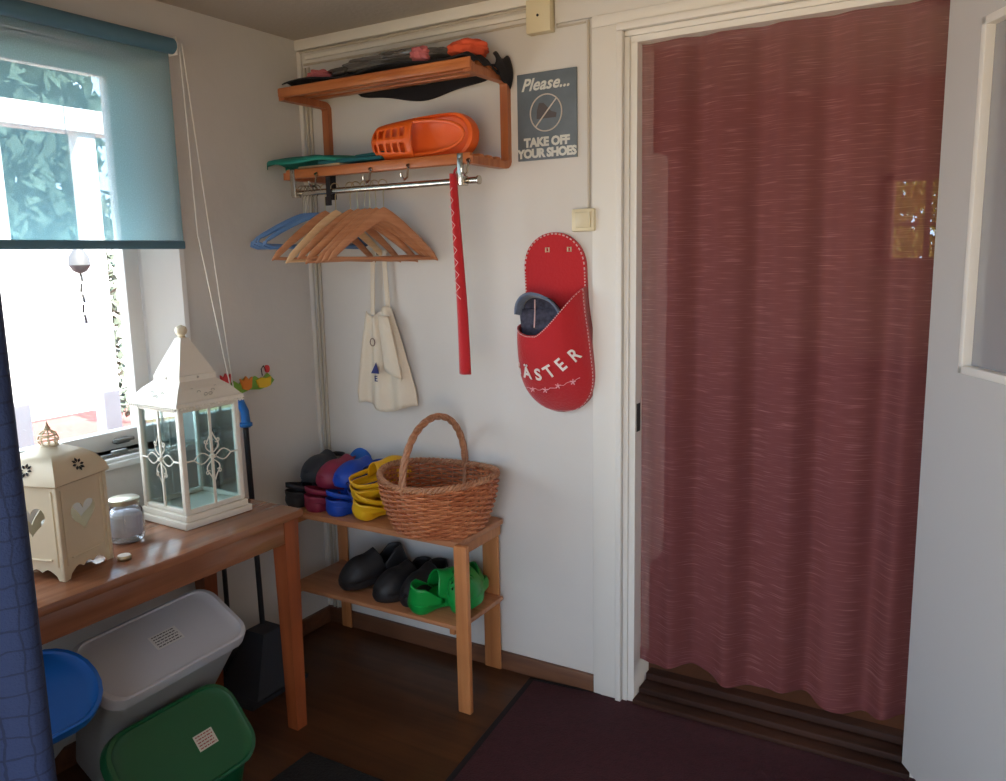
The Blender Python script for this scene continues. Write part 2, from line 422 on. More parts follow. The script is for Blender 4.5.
b.build('pull_cord', M['white'], t)

# ------------------------------------------------------------------ exterior on the window side
def leaves(name, c, d, n, m, size=.05):
    b = MB()
    for i in range(n):
        p = Vector([c[k]+(random.random()-.5)*d[k] for k in range(3)])
        R = Euler((random.random()*6, random.random()*6, random.random()*6)).to_matrix()
        q = [p + R @ Vector(v)*size*(.6+random.random()*.8) for v in ((-.5,0,0), (0,-.28,.05), (.6,0,0), (0,.28,.05))]
        b.bm.faces.new([b.bm.verts.new(x) for x in q])
    return b.build(name, m, smooth=False)
wall('floor_outside', [((-40,-30,-.6), (40,40,-.5))], M['grass'])
b = MB(); b.box2((-6.2,-4,-.16), (-.14,7,-.1)); struct(b.build('floor_deck', M['deck']))
b = MB(); b.box((0,0,1.12), (.12,14,2.24)); b.box((0,0,2.27), (.22,14,.06), bev=.01)
o = b.build('garden_wall', M['ext']); o.location = (-8.2,3.0,-.5); tag(o, 'white garden wall across the red deck, seen through the window', 'wall')
for k, (y, h, w) in enumerate(((-1.2,5.6,3.2), (1.6,6.0,3.4), (4.4,5.7,3.2))):
    t = thing('garden_tree', ('pale green tree beyond the white garden wall, seen faintly through the blind at its left', 'pale green tree beyond the garden wall, the middle one behind the blind', 'pale green tree beyond the garden wall at the right edge of the blind')[k], 'tree', (-11.5,y,-.5), group='trees beyond the garden wall')
    o = leaves('foliage', (0,0,h*.62), (1.8,w*1.3,h*1.0), 6500, M['leaft'], .36); o.parent = t; tag(o, kind='stuff')
    b = MB(); b.tube([(0,0,0), (.05,.05,h*.7)], .09); b.build('trunk', M['sill'], t)
for y, nm in ((.39,'right'), (-.12,'left')):
    b = MB(); b.box((0,0,1.2), (.09,.10,2.4), bev=.005); o = b.build('sun_patch_post', M['ext']); o.location = (-2.0, y, -.1)  # added white posts stand in for sunlight patches on the blind
    tag(o, 'white post added outside as a sun patch, '+nm+' of the pair seen through the blind', 'post', 'posts added as sun patches on the blind')
b = MB(); b.box2((-2.07,-3,2.19), (-1.93,.56,2.31), .005); tag(b.build('sun_patch_beam', M['ext']), 'white horizontal beam added outside as a sun patch seen through the blind', 'beam')  # added too, for the bright sunlit bar across the blind
t = thing('climbing_plant', 'dark leafy climber on a narrow trellis outside, seen low in the window', 'plant', (-5.2,2.55,-.1))
o = leaves('foliage', (0,0,1.15), (.25,.20,2.1), 520, M['leafd'], .11); o.parent = t; tag(o, kind='stuff')
b = MB(); b.box((0,0,1.1), (.04,.04,2.2)); b.build('stem', M['sill'], t)
t = thing('hanging_lamp', 'dark grey lamp hanging outside under the white beam', 'lamp', (-1.5,-.01,1.47))
b = MB(); b.lathe([(.012,.14), (.02,.10), (.045,.06), (.05,.02), (.03,-.01), (.008,-.02)]); b.build('lamp_shade', mat('grey_lamp', (96,96,98), .5), t)
b = MB(); b.tube([(0,0,.14), (0,0,.84)], .002, 5); b.build('cord', M['dark'], t)
b = MB()
for k in range(5): b.tube([(0,0,-.02-k*.05), (.01*((-1)**k),0,-.06-k*.05)], .006, 5)
b.build('chain', M['dark'], t)
b = MB(); b.box((0,0,.98), (.05,9,.05)); b.box((0,0,.2), (.05,9,.04))
for k in range(8): b.box((0,-4.2+k*1.2,.5), (.05,.05,1.0))
o = b.build('deck_railing', M['ext']); o.location = (-5.95,2.5,-.1); tag(o, 'white railing along the far edge of the red deck', 'railing')

# leaves outside the far window
t = thing('garden_shrub', 'yellow green leafy shrub outside the small window beyond the curtain', 'shrub', (2.1,3.6,.0))
o = leaves('foliage', (0,0,1.75), (1.3,.9,1.6), 9000, M['leaf'], .075); o.parent = t; tag(o, kind='stuff')
b = MB(); b.tube([(0,0,-.5), (.05,0,1.4)], .04); b.build('trunk', M['sill'], t)

# ------------------------------------------------------------------ small fittings on the back wall
t = thing('junction_box', 'square cream junction box high on the back wall at the ceiling', 'junction box', (1.041,0,2.222))
b = MB(); b.box((0,-.018,0), (.085,.036,.10), bev=.004); b.build('cover', M['plate'], t)
b = MB(); b.tube([(0,-.036,0), (0,-.0385,0)], .004, 12); b.build('screw', M['dark'], t)
t = thing('light_switch', 'cream light switch beside the door frame above the red felt slipper', 'light switch', (1.188,0,1.597))
b = MB(); b.box((0,-.016,0), (.078,.032,.07), bev=.005); b.build('housing', M['plate'], t)
b = MB(); b.box((.004,-.036,0), (.05,.008,.048), rot=(.08,0,0), bev=.002); b.build('rocker', mat('switch_rocker', (210,198,166), .35), t)
b = MB(); b.tube([(1.199,-.007,2.19), (1.199,-.007,1.633)], .0045, 6); tag(b.build('switch_cable', M['cable']), 'thin cream cable running down beside the door frame to the switch', 'cable')
b = MB(); b.tube([(1.1,-.02,2.19), (1.092,-.006,2.185), (1.19,-.006,2.185)], .003, 6)
tag(b.build('link_cable', M['cable']), 'short cream cable from the junction box toward the door head', 'cable')
for k, (z, lab) in enumerate(((2.252,'upper'), (2.212,'lower'))):
    b = MB(); b.tube([(.03,-.026 if k == 0 else -.006,z), (.4,-.026 if k == 0 else -.006,z-.004), (.998,-.026 if k == 0 else -.006,z)], .004, 6)
    tag(b.build('wall_cable', M['cable']), lab+' of the two long cream cables under the ceiling above the coat rack', 'cable')
for k, (x, lab) in enumerate(((.033,'left'), (.052,'right'))):
    b = MB(); b.tube([(x,-.007,2.2), (x+.002,-.007,1.3), (x,-.007,.06)], .0055, 8)
    tag(b.build('corner_pipe', M['cable']), 'thin painted pipe in the room corner, '+lab+' of the pair', 'pipe')

# sign
t = thing('wall_sign', 'slate blue sign asking visitors to take off their shoes, beside the coat rack', 'sign', (1.053,0,1.927))
b = MB(); b.box((0,-.004,0), (.211,.008,.268), bev=.001); b.build('board', M['sign'], t)
R90 = Euler((PI/2,0,0)).to_matrix().to_4x4()
def txt(parent, name, items, m):
    b = MB()
    for body, size, x, z, shear, bold, sp in items:
        me = text_mesh(body, size, .0005, shear, Matrix.Translation((x,-.0088,z)) @ R90, bold, sp); b.add_mesh(me)
    return b.build(name, m, parent, smooth=False)
txt(t, 'script_lettering', [('Please...', .052, -.004, .097, .38, .0012, 1.04)], M['signt'])
txt(t, 'block_lettering', [('TAKE OFF', .037, 0, -.080, 0, .0020, .98), ('YOUR SHOES', .037, 0, -.114, 0, .0019, .93)], M['signt'])
b = MB(); b.tube([(.056*math.cos(a*PI/24)-.001, -.0095, .009+.056*math.sin(a*PI/24)) for a in range(48)], .0022, 6, loop=True)
b.tube([(-.039,-.0095,-.032), (.037,-.0095,.050)], .0022, 6); b.build('prohibition_ring', mat('sign_ring', (206,196,186), .5), t)
shoeol = [(-.035,-.014), (.034,-.014), (.036,.0), (.018,.006), (.004,.020), (-.01,.034), (-.026,.034), (-.034,.01)]
b = MB(); b.add_mesh(shape2d([shoeol], .0004, Matrix.Translation((0,-.0085,.006)) @ R90)); b.build('shoe_picture', M['signp'], t, smooth=False)

# ------------------------------------------------------------------ coat rack
t = thing('coat_rack', 'pine wall coat rack with two slatted shelves and a chrome hanging rail', 'coat rack', (.52,0,1.79))
XL, XRk = -.385, .385
for sx in (XL, XRk):
    b = MB()
    path = [(-.235,.262), (-.03,.262)] + [(-.03+.02*math.sin(a*PI/8), .242+.02*math.cos(a*PI/8)) for a in range(1,5)] + [(-.010,.03)] + [(-.035+.025*math.cos(a*PI/8), .018-.025*math.sin(a*PI/8)) for a in range(0,5)] + [(-.235,-.007)]
    R = []
    for i, (y, z) in enumerate(path):
        p = Vector((0,y,z)); a = Vector((0,)+path[max(i-1,0)]); c = Vector((0,)+path[min(i+1,len(path)-1)])
        d = (c-a).normalized(); nrm = Vector((0,-d.z,d.y)); w = .016
        R.append([Vector((sx+k*.014,0,0))+p+nrm*w*h*.75 for k, h in ((-1,-1), (1,-1), (1,1), (-1,1))])
    b.rings(R); b.build('side_frame', M['rackz'], t)
for k, y in enumerate((-.225,-.175,-.125,-.075)):
    b = MB(); b.box((0,y,.282), (.80,.030,.016 if k else .02), bev=.005); b.build('slat', M['rack'], t)
b = MB(); b.box((0,-.232,.272), (.80,.018,.028), bev=.008); b.build('front_rail', M['rack'], t)
for k, y in enumerate((-.175,-.125,-.075)):
    b = MB(); b.box((.005,y,.009), (.78,.030,.014), bev=.005); b.build('slat', M['rack'], t)
b = MB(); b.box((.0,-.225,.0), (.78,.022,.034), bev=.008); b.build('front_rail', M['rack'], t)
b = MB(); b.tube([(-.37,-.21,-.066), (.40,-.21,-.066)], .0105, 16); b.tube([(.40,-.21,-.066), (.405,-.21,-.066)], .014, 16); b.build('hanging_rail', M['chrome'], t)
for sx in (-.355, .352):
    b = MB(); b.box((sx,-.235,-.03), (.022,.006,.092), bev=.002); b.box((sx,-.222,-.066), (.022,.03,.03), bev=.003); b.tube([(sx,-.236,.006), (sx,-.24,.006)], .005, 10)
    b.build('rail_bracket', M['chrome'], t)
for hx in (-.24, .0, .155, .385):
    b = MB(); b.tube([(hx,-.236,-.01), (hx,-.243,-.028), (hx,-.246,-.045), (hx,-.262,-.054), (hx,-.276,-.044), (hx,-.278,-.034)], .0035, 7)
    b.tube([(hx,-.236,-.012), (hx,-.242,-.006)], .007, 10); b.build('coat_hook', M['chrome'], t)

# ------------------------------------------------------------------ hangers
def hanger_arm(w, drop, th, h0, h1, curve=1.35, thin=1.0):
    b = MB(); R = []; n = 26
    for i in range(n+1):
        s = -1+2*i/n; a = abs(s)
        y = s*w; z = -drop*(a**curve)
        h = h0+(h1-h0)*a; tt = th*(.8+.5*a) if thin else th
        e = .25 if i in (0, n) else 1
        R.append([Vector((tt/2*math.cos(k*PI/5)*e, y, z+h/2*math.sin(k*PI/5)*e)) for k in range(10)])
    b.rings(R); return b
def hook(b, r=.019, base=.0, ext=0):
    pts = [(0,0,base-ext), (0,0,base+.028)]
    for k in range(0, 9):
        a = -PI/2+.25+k*(PI*1.28/8); pts.append((0, r*math.cos(a), base+.052+r*math.sin(a)))
    pts.append((0, -r*.98, base+.05))
    b.tube(pts, .0019, 6); return b
def make_hanger(name, label, group, m, w=.205, drop=.152, bar=True):
    t = thing(name, label, 'hanger', group=group)
    hanger_arm(w, drop, .012, .046, .026, 1.25).build('shoulder_bar', m, t)
    if bar:
        b = MB(); b.tube([(0,-w*.94,-drop+.005), (0,w*.94,-drop+.005)], .0055, 8); b.build('trouser_bar', m, t)
    b = MB(); hook(b, .017, .042, .03); b.build('hook', M['steel'], t)
    return t
RZ, RY, RXo = 1.724, -.21, .52
dh = .012+.052+.017+.0019-.0105-.002
g = 'wooden coat hangers on the rail'
labs = ['wooden hanger nearest the blue hangers, mostly hidden behind the pale one', 'pale blond wooden hanger, lighter than all its neighbours on the rail',
        'wooden hanger hanging directly right of the pale blond one', 'reddish wooden hanger fourth from the left among the wooden ones', 'wooden hanger in the tight cluster, fifth wooden one from the left',
        'wooden hanger in the tight cluster, sixth wooden one from the left', 'wooden hanger second from the right end of the hanger row', 'wooden hanger at the right end of the row, nearest the red strap']
hx = [.285, .335, .40, .435, .462, .487, .513, .545]
yaw = [-.30, -.26, -.30, -.42, -.44, -.43, -.42, -.40]
h0 = make_hanger('wooden_hanger', labs[0], g, M['hang'])
hp = make_hanger('wooden_hanger', labs[1], g, M['hangp'])
for i, (x, a) in enumerate(zip(hx, yaw)):
    o = h0 if i == 0 else hp if i == 1 else copy_tree(h0)
    o['label'] = labs[i]
    o.location = (x, RY, RZ-.0175-.052-.042+.0155+.0105); o.rotation_euler = (random.uniform(-.05,.05), random.uniform(-.03,.03), a)
blabs = ['blue plastic hanger at the far left end of the rail', 'blue plastic hanger second from the left wall', 'blue plastic hanger third from the left wall', 'blue plastic hanger fourth from the left wall', 'blue plastic hanger next to last of the blue ones toward the wooden hangers', 'blue plastic hanger closest to the wooden hangers']
bh = None
for i in range(6):
    if bh is None:
        bh = thing('plastic_hanger', blabs[0], 'hanger', group='blue plastic hangers on the rail')
        hanger_arm(.185, .085, .008, .020, .016, 1.3).build('shoulder_bar', M['hblue'], bh)
        b = MB(); b.tube([(0,-.185,-.085), (0,-.19,-.1), (0,-.17,-.108), (0,.17,-.108), (0,.19,-.1), (0,.185,-.085)], .005, 8); b.build('bottom_bar', M['hblue'], bh)
        b = MB(); hook(b, .017, .034, .03); b.build('hook', M['chrome'], bh); o = bh
    else: o = copy_tree(bh)
    o['label'] = blabs[i]
    o.location = (.185+.013*i, RY, RZ-.052-.034+.0085); o.rotation_euler = (random.uniform(-.05,.05), 0, -.62+.03*i)
# black strap over the rail
b = MB(); b.box((.318,-.2225,1.725), (.022,.003,.10), bev=.001); b.box((.318,-.1965,1.735), (.022,.003,.08), bev=.001); b.box((.318,-.2095,1.7765), (.022,.029,.003), bev=.001)
b.box((.318,-.2265,1.69), (.026,.005,.03), bev=.002)
tag(b.build('black_strap', M['blackf']), 'short black strap looped over the chrome rail between the hangers', 'strap')

# red felt strap with zigzag
t = thing('felt_strap', 'long narrow red felt strap with white zigzag hanging from the rail', 'strap', (.846,-.232,1.12))
b = MB()
def sw(v): return .034-.015*v**1.2
b.grid(lambda u, v: Vector(((u-.5)*2*sw(v)*.62+.022*(1-v), -.012*math.sin(u*PI)*1.2+.004*math.sin(v*5), v*.625)), 8, 30)
b.build('strap', M['red'], t, solid=.005)
b = MB(); b.tube([(.010*(-1)**k*(1-.3*k/20)-.001+.022*(1-(.24+.019*k)/.625), -.021+.004*math.sin((.36+.03*k)*5), .24+.019*k) for k in range(19)], .0012, 5); b.build('zigzag_stitching', M['stitch'], t)
b = MB(); b.tube([(0,-.004,.61), (0,.004,.635), (0,.022,.648), (0,.043,.635), (0,.043,.60)], .004, 6); b.build('loop', M['red'], t)

# canvas tote
t = thing('tote_bag', 'limp cream canvas tote bag hanging by its handles below the coat hangers', 'bag', (.37,-.012,.94))
def tote(u, v):
    w0 = .13+.005*math.sin(u*9); top = .36-.02*math.sin(u*5)
    z = (1-v)*top
    wid = .105+.155*min(1, v*1.15)**.9
    x = (u-.5)*wid + .014*v - .012*(1-v)
    y = -.022 - .013*math.sin(u*PI*5+.8+v*.9)*(.6+.4*v) - .016*math.sin(u*PI)
    return Vector((x, y, z + .014*math.sin(u*7+1)*v))
b = MB(); b.grid(tote, 48, 26); b.build('bag_body', M['canvas'], t, solid=.003)
b = MB(); b.grid(lambda u, v: Vector((.01+(u)*.08+.02*v-.03*(1-v)*u, -.052-.010*math.sin(u*PI), .345-v*(.2+.0*u)-.03*u*v)), 12, 12)
b.build('front_fold', M['canvas'], t, solid=.003)
b = MB()
for x in (-.035, .028): b.box((x,-.02,.46), (.02,.003,.23), rot=(0, .06 if x < 0 else -.05, 0), bev=.001)
b.box((-.004,-.016,.575), (.075,.012,.014), bev=.003); b.build('handle', M['canvas'], t)
b = MB(); b.add_mesh(shape2d([[(-.02,-.008), (.018,-.008), (.006,.034)]], .0006, Matrix.Translation((-.010,-.0585,.140)) @ R90))
b.add_mesh(text_mesh('E', .03, .0006, 0, Matrix.Translation((-.008,-.0585,.112)) @ R90, .0006)); b.build('print', M['print'], t, smooth=False)
b = MB(); b.tube([(-.022+.011*math.cos(a*PI/6), -.052, .247+.014*math.sin(a*PI/6)) for a in range(12)], .002, 5, loop=True); b.build('buckle', mat('emblem_brown', (120,96,84), .6), t)
b = MB(); b.tube([(0,0,.565), (0,-.03,.565), (0,-.034,.585)], .003, 6); b.build('wall_hook', M['chrome'], t)

# ------------------------------------------------------------------ felt slipper organiser
t = thing('slipper_organiser', 'big red felt slipper shaped wall pocket lettered for guests, beside the door', 'wall pocket', (1.083,0,.978), (0,.0,0))
HH = .585
def hw(z):   # half width along height 0..HH
    f = z/HH
    base = .137-.030*f - .012*math.exp(-((f-.62)/.15)**2)*.5
    if f < .25: base *= math.sqrt(max(0, 1-((.25-f)/.25)**2.2))
    if f > .80: base *= math.sqrt(max(0, 1-((f-.80)/.20)**2.4))
    return base
def cx(z): return .010*math.cos(z/HH*PI)+.004
ol = []
zs = [HH*(.5-.5*math.cos(PI*i/40)) for i in range(41)]
ol = [(cx(z)+hw(z), z) for z in zs] + [(cx(z)-hw(z), z) for z in zs[::-1][1:-1]]
b = MB(); b.add_mesh(shape2d([ol], .006, Matrix.Translation((0,-.007,0)) @ R90)); b.build('sole', M['red'], t, smooth=False)
b = MB(); nn = len(ol)
for i in range(nn):
    a, c = [Vector((cx(.3)+(q_[0]-cx(.3))*.965,-.0155,.29+(q_[1]-.29)*.985)) for q_ in (ol[i], ol[(i+1)%nn])]
    L = (c-a).length; k = max(1, int(L/.009))
    for q in range(k):
        p = a.lerp(c, (q+.1)/k); r = a.lerp(c, (q+.62)/k); b.tube([p, r], .0024, 4)
b.build('edge_stitching', M['stitch'], t)
def ztop(u): return .262+.150*max(0,(u+.15)/1.15)**1.25+.030*max(0,(-u-.35)/.65)**1.5
def pouch(u, v, off=0):
    U = -1+2*u; zt = ztop(U); z = v*zt + .001
    f = min(1, z/.26); B = (.118-.030*U)*math.sin(f*PI/2)**.8
    W = hw(max(z,.0005))
    x = cx(z)+U*W*1.0
    y = -.012-(B+off)*(max(0,1-abs(U)**2.6))**.5
    return Vector((x, y, z))
b = MB(); b.grid(pouch, 40, 30); b.build('pocket', M['red'], t, solid=.004)
b = MB()
for i in range(46):
    u0, u1 = i/46, (i+.55)/46
    p, q = pouch(u0,1), pouch(u1,1); b.tube([p+Vector((0,-.003,-.004)), q+Vector((0,-.003,-.004))], .0016, 4)
for k in range(36):
    for U_ in (.012, .988):
        p, q = pouch(U_, k/36), pouch(U_, (k+.55)/36); b.tube([p+Vector((0,-.002,0)), q+Vector((0,-.002,0))], .0018, 4)
b.build('pocket_stitching', M['stitch'], t)
# letters wrapped on the pocket
b = MB()
word = 'G\u00c4STER'
for i, chh in enumerate(word):
    u = .085+i*.155
    v = .545 - .04*math.sin(min(1,(u))*PI) + .02*(u-.3)
    p = pouch(u, v, .004); pu = (pouch(min(1,u+.03), v)-pouch(max(0,u-.03), v)).normalized(); pv = (pouch(u, v+.03)-pouch(u, v-.03)).normalized()
    pn = pu.cross(pv).normalized(); pv = pn.cross(pu)
    if pn.y > 0: pn = -pn
    me = text_mesh(chh, .060, .0012, 0, None, .0012)
    rt = Matrix.Rotation([-.15,.0,.05,.1,.2,.25][i], 4, 'Z')
    b.add_mesh(me, basis(p+pn*.002, pu, pv, pn) @ rt @ Matrix.Scale(.82, 4, Vector((1,0,0))))
b.build('lettering', M['letter'], t, smooth=False)
b = MB()
pts = [pouch(.12+.76*k/20, .30+.03*(k/20), .004)+Vector((0,-.001,.003*math.sin(k*2))) for k in range(21)]
b.tube(pts, .0011, 5)
for k in (3, 8, 13, 18):
    c = pts[k]
    for a in range(5): b.tube([c, c+Vector((.010*math.cos(a*PI*.4+.3), -.001, .010*math.sin(a*PI*.4+.3)))], .0018, 5)
b.build('star_border', mat('pink_thread', (230,160,165), .8), t)
b = MB()
for x in (-.029, .050):
    b = MB(); b.tube([(x+.008*math.cos(a*PI/2+PI/4), -.0145, .530+.009*math.sin(a*PI/2+PI/4)) for a in range(4)], .0028, 6, loop=True)
    b.build('eyelet', M['eyelet'], t)
for o in list(t.children): pass

# ------------------------------------------------------------------ shoes
def foot_w(s, W):          # s 0 toe .. 1 heel
    a = W*(1.0-.22*math.exp(-((s-.62)/.18)**2)-.10*s)
    if s < .3: a *= math.sqrt(max(0, 1-((.3-s)/.3)**2.2))
    if s > .82: a *= math.sqrt(max(0, 1-((s-.82)/.18)**2.2))
    return a
def foot_outline(L, W, sc=1, n=22):
    ss = [.5-.5*math.cos(PI*i/n) for i in range(n+1)]
    r = [(foot_w(s, W)*sc+.006*math.sin(s*PI), (-.5+s)*L*(.5+.5*sc if 0 else 1)*(1 if sc == 1 else .5+sc/2)) for s in ss]
    l = [(-foot_w(s, W)*sc+.006*math.sin(s*PI), (-.5+s)*L*(1 if sc == 1 else .5+sc/2)) for s in ss[::-1][1:-1]]
    return r+l
def make_clog(name, label, m, min_=None, group=None, L=.27, W=.055, holes=True, heel=False, strap=True, cat='clog', hgt=.062):
    t = thing(name, label, cat, group=group)
    b = MB()
    prof = ((.90,.0), (.98,.006), (1.03,.016), (1.0,.032), (.90,.034), (.86,.024), (.6,.021), (.25,.020))
    b.rings([[Vector((x, y, z+.012*max(0,(-y/L*2)-.55)+(.004 if z > .0 else 0)*abs(y/L*2))) for x, y in foot_outline(L, W, s)] for s, z in prof])
    b.build('sole', m, t)
    b = MB()
    top = .56
    def up(u, v):
        s = .004+u*top; w = foot_w(s, W)*1.0
        h = .016+hgt*math.sin(min(1, s/.34)*PI/2)**.75*(1-.06*s)
        if s > .42: h += (s-.42)*.10
        a = PI*v; x = w*math.cos(a)*(1.02); zz = math.sin(a)**.85*h
        return Vector((x+.006*math.sin(s*PI), (-.5+s)*L + (.02*math.cos(a)**2*u*u if u > .6 else 0), .028+zz*.95))
    hl = (lambda i, j: (i in (4,7,10,13) and j in (4,7,10,13,)) ) if holes else None
    b.grid(up, 22, 18, hl); b.build('upper', m, t, solid=.004, off=-1)
    if heel:
        b = MB()
        def hc(u, v):
            a = -PI*.5+PI*u
            s = .56+.44*math.sin(PI*u) ; w = foot_w(min(.999,s), W)
            k = math.cos(PI*u)
            yy = (-.5+.56)*L+ .44*L*math.sin(PI*u)**.8
            ww = W*.84*(abs(k)**.75)*(1 if k > 0 else -1)
            return Vector((ww*(1-.12*v), yy-.012*v*math.sin(PI*u), .028+v*(.012+.056*min(1,math.sin(PI*u)*1.6)**.8)))
        b.grid(hc, 24, 6); b.build('heel_counter', m, t, solid=.005)
        b = MB(); b.rings([[Vector((x, y, z)) for x, y in foot_outline(L*.92, W*.84)] for z in (.026, .034)]); b.build('insole', min_ or M['shoein'], t)
    if strap:
        b = MB()
        def cup(u, v):
            k = math.cos(PI*u)
            return Vector((W*(.90+.05*v)*(abs(k)**.7)*(1 if k > 0 else -1), .03*L+(.455+.01*v)*L*math.sin(PI*u)**.8, .026+v*(.010+.024*min(1,1.4*math.sin(PI*u)))))
        b.grid(cup, 24, 4); b.build('heel_cup', m, t, solid=.005)
        b = MB()
        def stp(u, v):
            k = math.cos(PI*u)
            return Vector((W*.92*(abs(k)**.7)*(1 if k > 0 else -1), .04*L+.44*L*math.sin(PI*u)**.8, .048+.018*v+.026*math.sin(PI*u)))
        b.grid(stp, 20, 2); b.build('heel_strap', m, t, solid=.004)
    return t
def put(o, loc, rot): o.location = loc; o.rotation_euler = rot; return o
R_ = math.radians
BT = .580          # bench top height
# toe points to local -Y
GB, GL = 'clogs on top of the bench', 'shoes on the lower bench shelf'
def pair(m, la, pa, ra, lb, pb, rb, L=.245, **k):
    c = make_clog('clog', la, m, L=L, group=GB, **k); put(c, pa, ra)
    o = copy_tree(c); o['label'] = lb; put(o, pb, rb); return c
pair(M['darkrub'], 'charcoal black clog flat on the bench at its left end, heel at the front', (.115,-.165,BT), (0,0,R_(170)),
     'charcoal black clog stacked on its mate in the wall corner', (.125,-.125,BT+.075), (R_(-6),0,R_(12)), holes=False)
pair(M['maroon'], 'maroon clog flat on the bench, heel strap at the front edge', (.235,-.178,BT), (0,0,R_(160)),
     'maroon clog stacked on top of its flat mate, rounded toe outward', (.225,-.128,BT+.070), (R_(-4),0,R_(-2)), holes=False)
pair(M['cblue'], 'royal blue clog flat on the bench, heel strap at the front edge', (.340,-.178,BT), (0,0,R_(160)),
     'royal blue clog stacked on top of its flat mate, rounded toe outward', (.315,-.128,BT+.074), (R_(-8),0,R_(-8)), holes=False)
c1 = make_clog('clog', 'bright lighter blue clog leaning on the wall behind the royal blue pair', M['clblue'], L=.225, group=GB); put(c1, (.205,-.055,BT+.088), (R_(-118),0,R_(-6)))
c1 = make_clog('clog', 'indigo clog lying between the blue pair and the yellow pair', M['indigo'], L=.245, group=GB); put(c1, (.395,-.120,BT+.062), (R_(-16),0,R_(172)))
c1 = make_clog('clog', 'lower yellow clog lying on the bench next to the wicker basket', M['yellow'], L=.25, group=GB, holes=False); put(c1, (.462,-.180,BT+.014), (0,R_(-14),R_(164)))
o = copy_tree(c1); o['label'] = 'upper yellow clog tilted on top of the other yellow one, leaning on the basket'; put(o, (.460,-.165,BT+.098), (R_(-18),R_(-16),R_(160)))
# dark shoes and green clogs on the lower shelf
LT = .290
c1 = make_clog('shoe', 'black slip-on shoe at the left of the lower shelf, toe to the left', M['shoe'], L=.27, W=.054, holes=False, heel=True, strap=False, cat='shoe', hgt=.07, group=GL); put(c1, (.385,-.155,LT+.023), (R_(10),0,R_(-30)))
o = copy_tree(c1); o['label'] = 'black slip-on shoe in the middle of the lower shelf beside the green clogs'; put(o, (.530,-.165,LT), (0,0,R_(-12)))
o = copy_tree(c1); o['label'] = 'black slip-on shoe pushed back against the wall behind the green clogs'; put(o, (.615,-.15,LT), (0,0,R_(4)))
c1 = make_clog('clog', 'bright green clog, left of the green pair on the lower shelf, opening outward', M['green'], L=.25, W=.058, group=GL, hgt=.08, heel=True, strap=False, min_=M['green']); put(c1, (.715,-.190,LT+.013), (R_(-4),R_(-12),R_(152)))
o = copy_tree(c1); o['label'] = 'bright green clog half hidden behind the front bench leg'; put(o, (.812,-.150,LT+.022), (0,R_(-22),R_(20)))

# ------------------------------------------------------------------ bench
t = thing('shoe_bench', 'pine shoe bench with a lower shelf against the back wall', 'bench', (0,0,0))
b = MB(); b.box2((.10,-.31,BT-.022), (.872,-.025,BT-.001), .004); b.build('seat', M['bench'], t)
b = MB(); b.box2((.10,-.31,LT-.018), (.866,-.025,LT-.001), .004); b.build('shelf', M['bench'], t)
for x0, x1, y0, y1 in ((.868,.916,-.332,-.311), (.780,.848,-.0245,-.0165), (.085,.125,-.325,-.311), (.085,.135,-.0245,-.0165)):
    b = MB(); b.box2((x0,y0,0), (x1,y1,BT-.003), .003); b.build('leg', M['benchz'], t)
b = MB(); b.box2((.845,-.300,BT-.06), (.863,-.03,BT-.022), .002); b.build('end_rail', M['benchz'], t)
b = MB(); b.box2((.105,-.30,BT-.06), (.123,-.03,BT-.022), .002); b.build('end_rail', M['benchz'], t)
b = MB(); b.box2((.82,-.30,LT-.04), (.84,-.03,LT-.018), .002); b.build('shelf_bearer', M['benchz'], t)
b = MB(); b.box2((.105,-.30,LT-.04), (.123,-.03,LT-.018), .002); b.build('shelf_bearer', M['benchz'], t)

# ------------------------------------------------------------------ wicker basket
t = thing('wicker_basket', 'round brown wicker basket with an arched handle on the pine bench', 'basket', (.722,-.198,BT))
NS = 30
def bw(z):
    f = max(0,min(1,z/.18)); return (.148+.056*math.sin(f*PI/2)**.9, .144+.042*math.sin(f*PI/2)**.9)
def rimz(a): return .018*math.cos(a)**2
b = MB(); rows = 21
for r in range(rows):
    z = .004+r*.0082; A, B = bw(z); pts = []
    n = NS*4
    for k in range(n):
        a = 2*PI*k/n; ph = (k % 8)/8*2*PI + (PI if r % 2 else 0)
        o_ = .0072*math.cos(ph); f = z/.17
        pts.append(((A+o_)*math.cos(a), (B+o_)*math.sin(a), z+rimz(a)*f))
    b.tube(pts, .0043, 5, loop=True)
for k in range(NS):
    a = 2*PI*(k*4)/(NS*4); b.tube([((bw(z)[0])*math.cos(a), (bw(z)[1])*math.sin(a), z+rimz(a)*z/.17) for z in (.0,.04,.08,.12,.172)], .0032, 5)
b.build('woven_body', M['wicker'], t)
b = MB(); A, B = bw(.006)
for q in range(12):
    f = (q+1)/12.5; b.tube([(A*.97*f*math.cos(2*PI*k/36), B*f*math.sin(2*PI*k/36), .006) for k in range(36)], .005, 5, loop=True)
b.lathe([(.12,.003), (.12,.006)]); b.build('base', M['wicker'], t)
b = MB(); A, B = bw(.176)
for q in range(3):
    pts = []
    for k in range(180):
        a = 2*PI*k/180; ph = 26*a+q*2*PI/3
        pts.append(((A+.007*math.cos(ph))*math.cos(a), (B+.007*math.cos(ph))*math.sin(a), .176+rimz(a)+.007*math.sin(ph)))
    b.tube(pts, .0055, 6, loop=True)
b.build('rim', M['wick2'], t)
b = MB()
def hpt(s):
    a = PI*s; return Vector((-.012+.004*math.sin(a), -(B-.002)*math.cos(a), .165+.215*math.sin(a)**.9))
